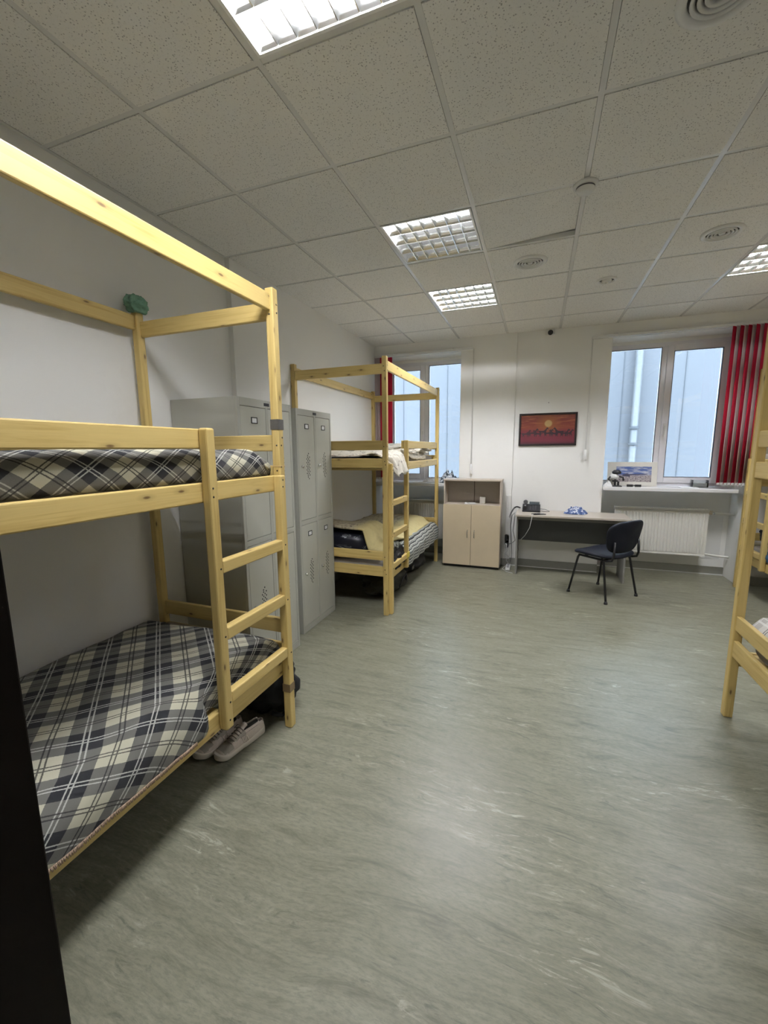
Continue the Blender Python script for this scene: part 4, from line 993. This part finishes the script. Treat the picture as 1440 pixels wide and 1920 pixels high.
tag(MB().box(3.10, 3.40, 5.575, 5.66, ZS, ZS+0.006, Matrix.Translation((3.25, 5.62, 0)) @ Matrix.Rotation(0.12, 4, 'Z') @ Matrix.Translation((-3.25, -5.62, 0))).build('black_folder', M_BLACK), 'thin black folder under the glasses on the right sill', 'folder') if False else None
t = thing('plastic_box', 'clear plastic box of papers at the right end of the sill', 'box', (3.97, 5.77, ZS))
MB().box(-0.075, 0.075, -0.05, 0.05, 0.0, 0.004).box(-0.075, -0.072, -0.05, 0.05, 0.004, 0.085).box(0.072, 0.075, -0.05, 0.05, 0.004, 0.085).box(-0.072, 0.072, 0.047, 0.05, 0.004, 0.085).box(-0.072, 0.072, -0.05, -0.047, 0.004, 0.085).build('case', M_GLASS, t)
MB().box(-0.065, 0.065, -0.04, 0.04, 0.005, 0.05).build('papers', M_PAPER, t)
tag(MB().box(3.76, 3.93, 5.62, 5.72, ZS, ZS+0.006).build('paper_sheets', M_PAPER), 'white paper sheets flat on the right sill beside the plastic box', 'papers')
cloth('crumpled_cloth', M_CRUMP, (1.055, 5.70, ZS+0.001, 0.135, 0.085, 0.150, 7.7), 'crumpled grey and white cloth on the left window sill behind the cabinet', 'cloth')
cloth('plastic_bag', M_PAPER, (0.80, 5.72, ZS+0.001, 0.13, 0.06, 0.050, 2.9), 'flattened white plastic bag on the left window sill', 'bag')

# ================================================================== UNDER AND ON THE BEDS
lump('green_cloth', M_TEAL, (0.052, 1.850, 2.352, 0.042, 0.062, 0.046, 0.38, 1.7, 4), 'pale green cloth bunched on top of the foreground bunk back post', 'cloth')
# sneakers ------------------------------------------------------------
def sneaker(loc, rz, label, mirror):
    t = thing('sneaker', label, 'shoe', loc, rz, 'pair of beige sneakers')
    m = -1 if mirror else 1
    Lh = 0.295
    def outline(v):   # half widths left/right along the length, v=0 heel, 1 toe
        w = 0.034+0.013*math.sin(PI*min(1, v/0.9)*0.9) if v < 0.5 else 0.0462-0.004*((v-0.72)/0.2)**2*0.6
        if v > 0.86: w *= math.sqrt(max(0, 1-((v-0.86)/0.14)**2))
        if v < 0.10: w *= math.sqrt(max(0, 1-((0.10-v)/0.10)**2))*0.999
        off = 0.008*math.sin(PI*v)*m
        return w, off
    N = 30
    b = MB()
    def sole(u, v):
        v2 = 0.001+0.998*(0.5-0.5*math.cos(PI*v)); w_, off = outline(v2); a = 2*PI*u
        e = 0.35; ca, sa = math.cos(a), math.sin(a)
        sx = math.copysign(abs(ca)**e, ca); sz = math.copysign(abs(sa)**e, sa)
        toe = 0.012*max(0, (v2-0.8)/0.2)**2
        hh = 0.016 if v2 > 0.45 else 0.016+0.007*(1-v2/0.45)
        return (off+sx*(w_+0.004), v2*Lh, toe+hh*(1+sz))
    b.grid(20, N, sole, close_u=True); b.bm.verts.ensure_lookup_table(); b.bm.faces.new(b.bm.verts[:20][::-1]); b.bm.faces.new(b.bm.verts[-20:]); b.build('sole', M_SHOES, t)
    b = MB()
    hp = [(0, .070), (0.08, .090), (0.2, .086), (0.32, .085), (0.42, .088), (0.52, .080), (0.65, .066), (0.78, .052), (0.9, .043), (1, .026)]
    def hgt(v):
        for (a, ha), (c, hc) in zip(hp, hp[1:]):
            if v <= c: f = (v-a)/(c-a); f = f*f*(3-2*f); return ha+(hc-ha)*f
        return hp[-1][1]
    def upper(u, v):
        v2 = 0.0004+0.9992*(0.5-0.5*math.cos(PI*v)); w_, off = outline(v2); a = -0.12*PI+1.24*PI*u
        h = hgt(v2); zb = 0.026
        sx = math.copysign(abs(math.cos(a))**0.75, math.cos(a)); szz = max(0, math.sin(a))**0.8
        wz = 1-0.22*szz*(v2 > 0.0)
        return (off+sx*w_*wz*0.98, v2*Lh, zb+(h-zb)*szz)
    b.grid(26, 40, upper)
    # open the collar
    b.bm.verts.ensure_lookup_table()
    kill = [f for f in b.bm.faces if 0.03 < f.calc_center_median().y/Lh < 0.44 and f.calc_center_median().z > 0.066 and abs(f.calc_center_median().x-0.008*math.sin(PI*f.calc_center_median().y/Lh)*m) < 0.021]
    bmesh.ops.delete(b.bm, geom=kill, context='FACES')
    for f in b.bm.faces:
        yy = f.calc_center_median().y/Lh; zz = f.calc_center_median().z
        if 0.72 < yy < 0.90 and zz > 0.034 and abs(f.calc_center_median().x) < 0.040: f.material_index = 1
        if 0.45 < yy < 0.72 and zz > 0.058: f.material_index = 1
    b.build('upper', [M_SHOE, M_SHOED], t, solid=0.003)
    b = MB()
    def lin(u, v):
        v2 = 0.05+0.40*v; w_, off = outline(v2); a = PI+PI*u
        return (off+math.cos(a)*w_*0.72, v2*Lh, 0.070+math.sin(a)*0.034)
    b.grid(12, 10, lin); b.build('lining', M_SHOEIN, t)
    def tng(u, v):
        y = (0.36+0.30*v)*Lh; z = 0.104-0.034*v; return ((u-0.5)*0.034+0.008*m*0.9, y, z-0.010*abs(2*u-1)**2)
    b = MB(); b.grid(7, 8, tng); b.build('tongue', M_SHOE, t, solid=0.005)
    b = MB()
    for k in range(6):
        v = 0.46+0.052*k; z = hgt(v)+0.0045; off = 0.008*math.sin(PI*v)*m; w2 = 0.024
        b.tube([(off-w2, v*Lh, z-0.010), (off-w2*0.5, (v+0.012)*Lh, z), (off, (v+0.018)*Lh, z+0.002), (off+w2*0.5, (v+0.012)*Lh, z), (off+w2, (v+0.03)*Lh, z-0.010)], 0.0030, 6)
    b.tube([(0.008*m, 0.44*Lh, 0.099), (0.03*m, 0.46*Lh, 0.102), (0.036*m, 0.52*Lh, 0.090), (0.02*m, 0.50*Lh, 0.094)], 0.0028, 6)
    b.build('laces', plain('taupe_lace', (0.20, 0.17, 0.14), 0.9), t)
    for sd in (-1, 1):                                                   # letter-like side mark on both sides
        b = MB()
        def side(y, z):
            v2 = y/Lh; w_, off = outline(v2); h = hgt(v2); q = min(1, max(0, (z-0.026)/(h-0.026))); a = math.asin(min(1, q**1.25))
            return Vector((off+sd*(abs(math.cos(a))**0.75*w_*(1-0.22*q)*0.98+0.0028), y, z))
        z0_, z1_ = 0.034, 0.062; ya, yb = 0.125, 0.158
        for (p, q) in (((ya, z0_), (ya+0.007, z1_)), ((ya+0.007, z1_), (yb-0.007, z0_)), ((yb-0.007, z0_), (yb, z1_))):
            b.tube([side(p[0]+(q[0]-p[0])*i/5, p[1]+(q[1]-p[1])*i/5) for i in range(6)], 0.0030, 6)
        b.build('side_emblem', MATS.get('pale_emblem') or plain('pale_emblem', (0.78, 0.71, 0.62), 0.7), t)
    return t
sneaker((0.842, 1.735, 0), math.radians(180-13), 'beige sneaker on the floor, the nearer one under the ladder', False)
sneaker((0.712, 1.712, 0), math.radians(180-9), 'beige sneaker half hidden behind the ladder post under the bed', True)
bp = lump('backpack', M_BAGB, (0.72, 1.92, 0.165, 0.20, 0.15, 0.170, 0.22, 3.3), 'black backpack on floor under the foreground bunk beside the sneakers', 'backpack')
MB().tube([(0.86, 1.80, 0.06), (0.90, 1.83, 0.035), (0.905, 1.90, 0.03), (0.88, 1.97, 0.045)], 0.012, 8).build('strap', M_BAGB, bp)
MB().tube([(0.62, 1.90, 0.335), (0.68, 1.92, 0.352), (0.74, 1.92, 0.350), (0.80, 1.92, 0.325)], 0.008, 8).build('carry_loop', M_BAGB, bp)
bg = lump('duffel_bag', M_BAGO, (0.70, 4.12, 0.135, 0.20, 0.36, 0.140, 0.22, 8.1), 'dark olive duffel bag on the floor under the far bunk', 'bag')
MB().tube([(0.90, 3.98, 0.10), (0.93, 4.05, 0.20), (0.93, 4.14, 0.21), (0.905, 4.22, 0.11)], 0.010, 8).build('handle', M_BAGB, bg)
MB().box(0.885, 0.915, 4.42, 4.50, 0.17, 0.21).build('buckle', M_BLACK, bg, bevel=0.004)
lump('storage_bag', M_BAGB, (0.62, 4.95, 0.150, 0.28, 0.38, 0.155, 0.12, 4.9), 'black bag on floor under the window end of the far bunk', 'bag')
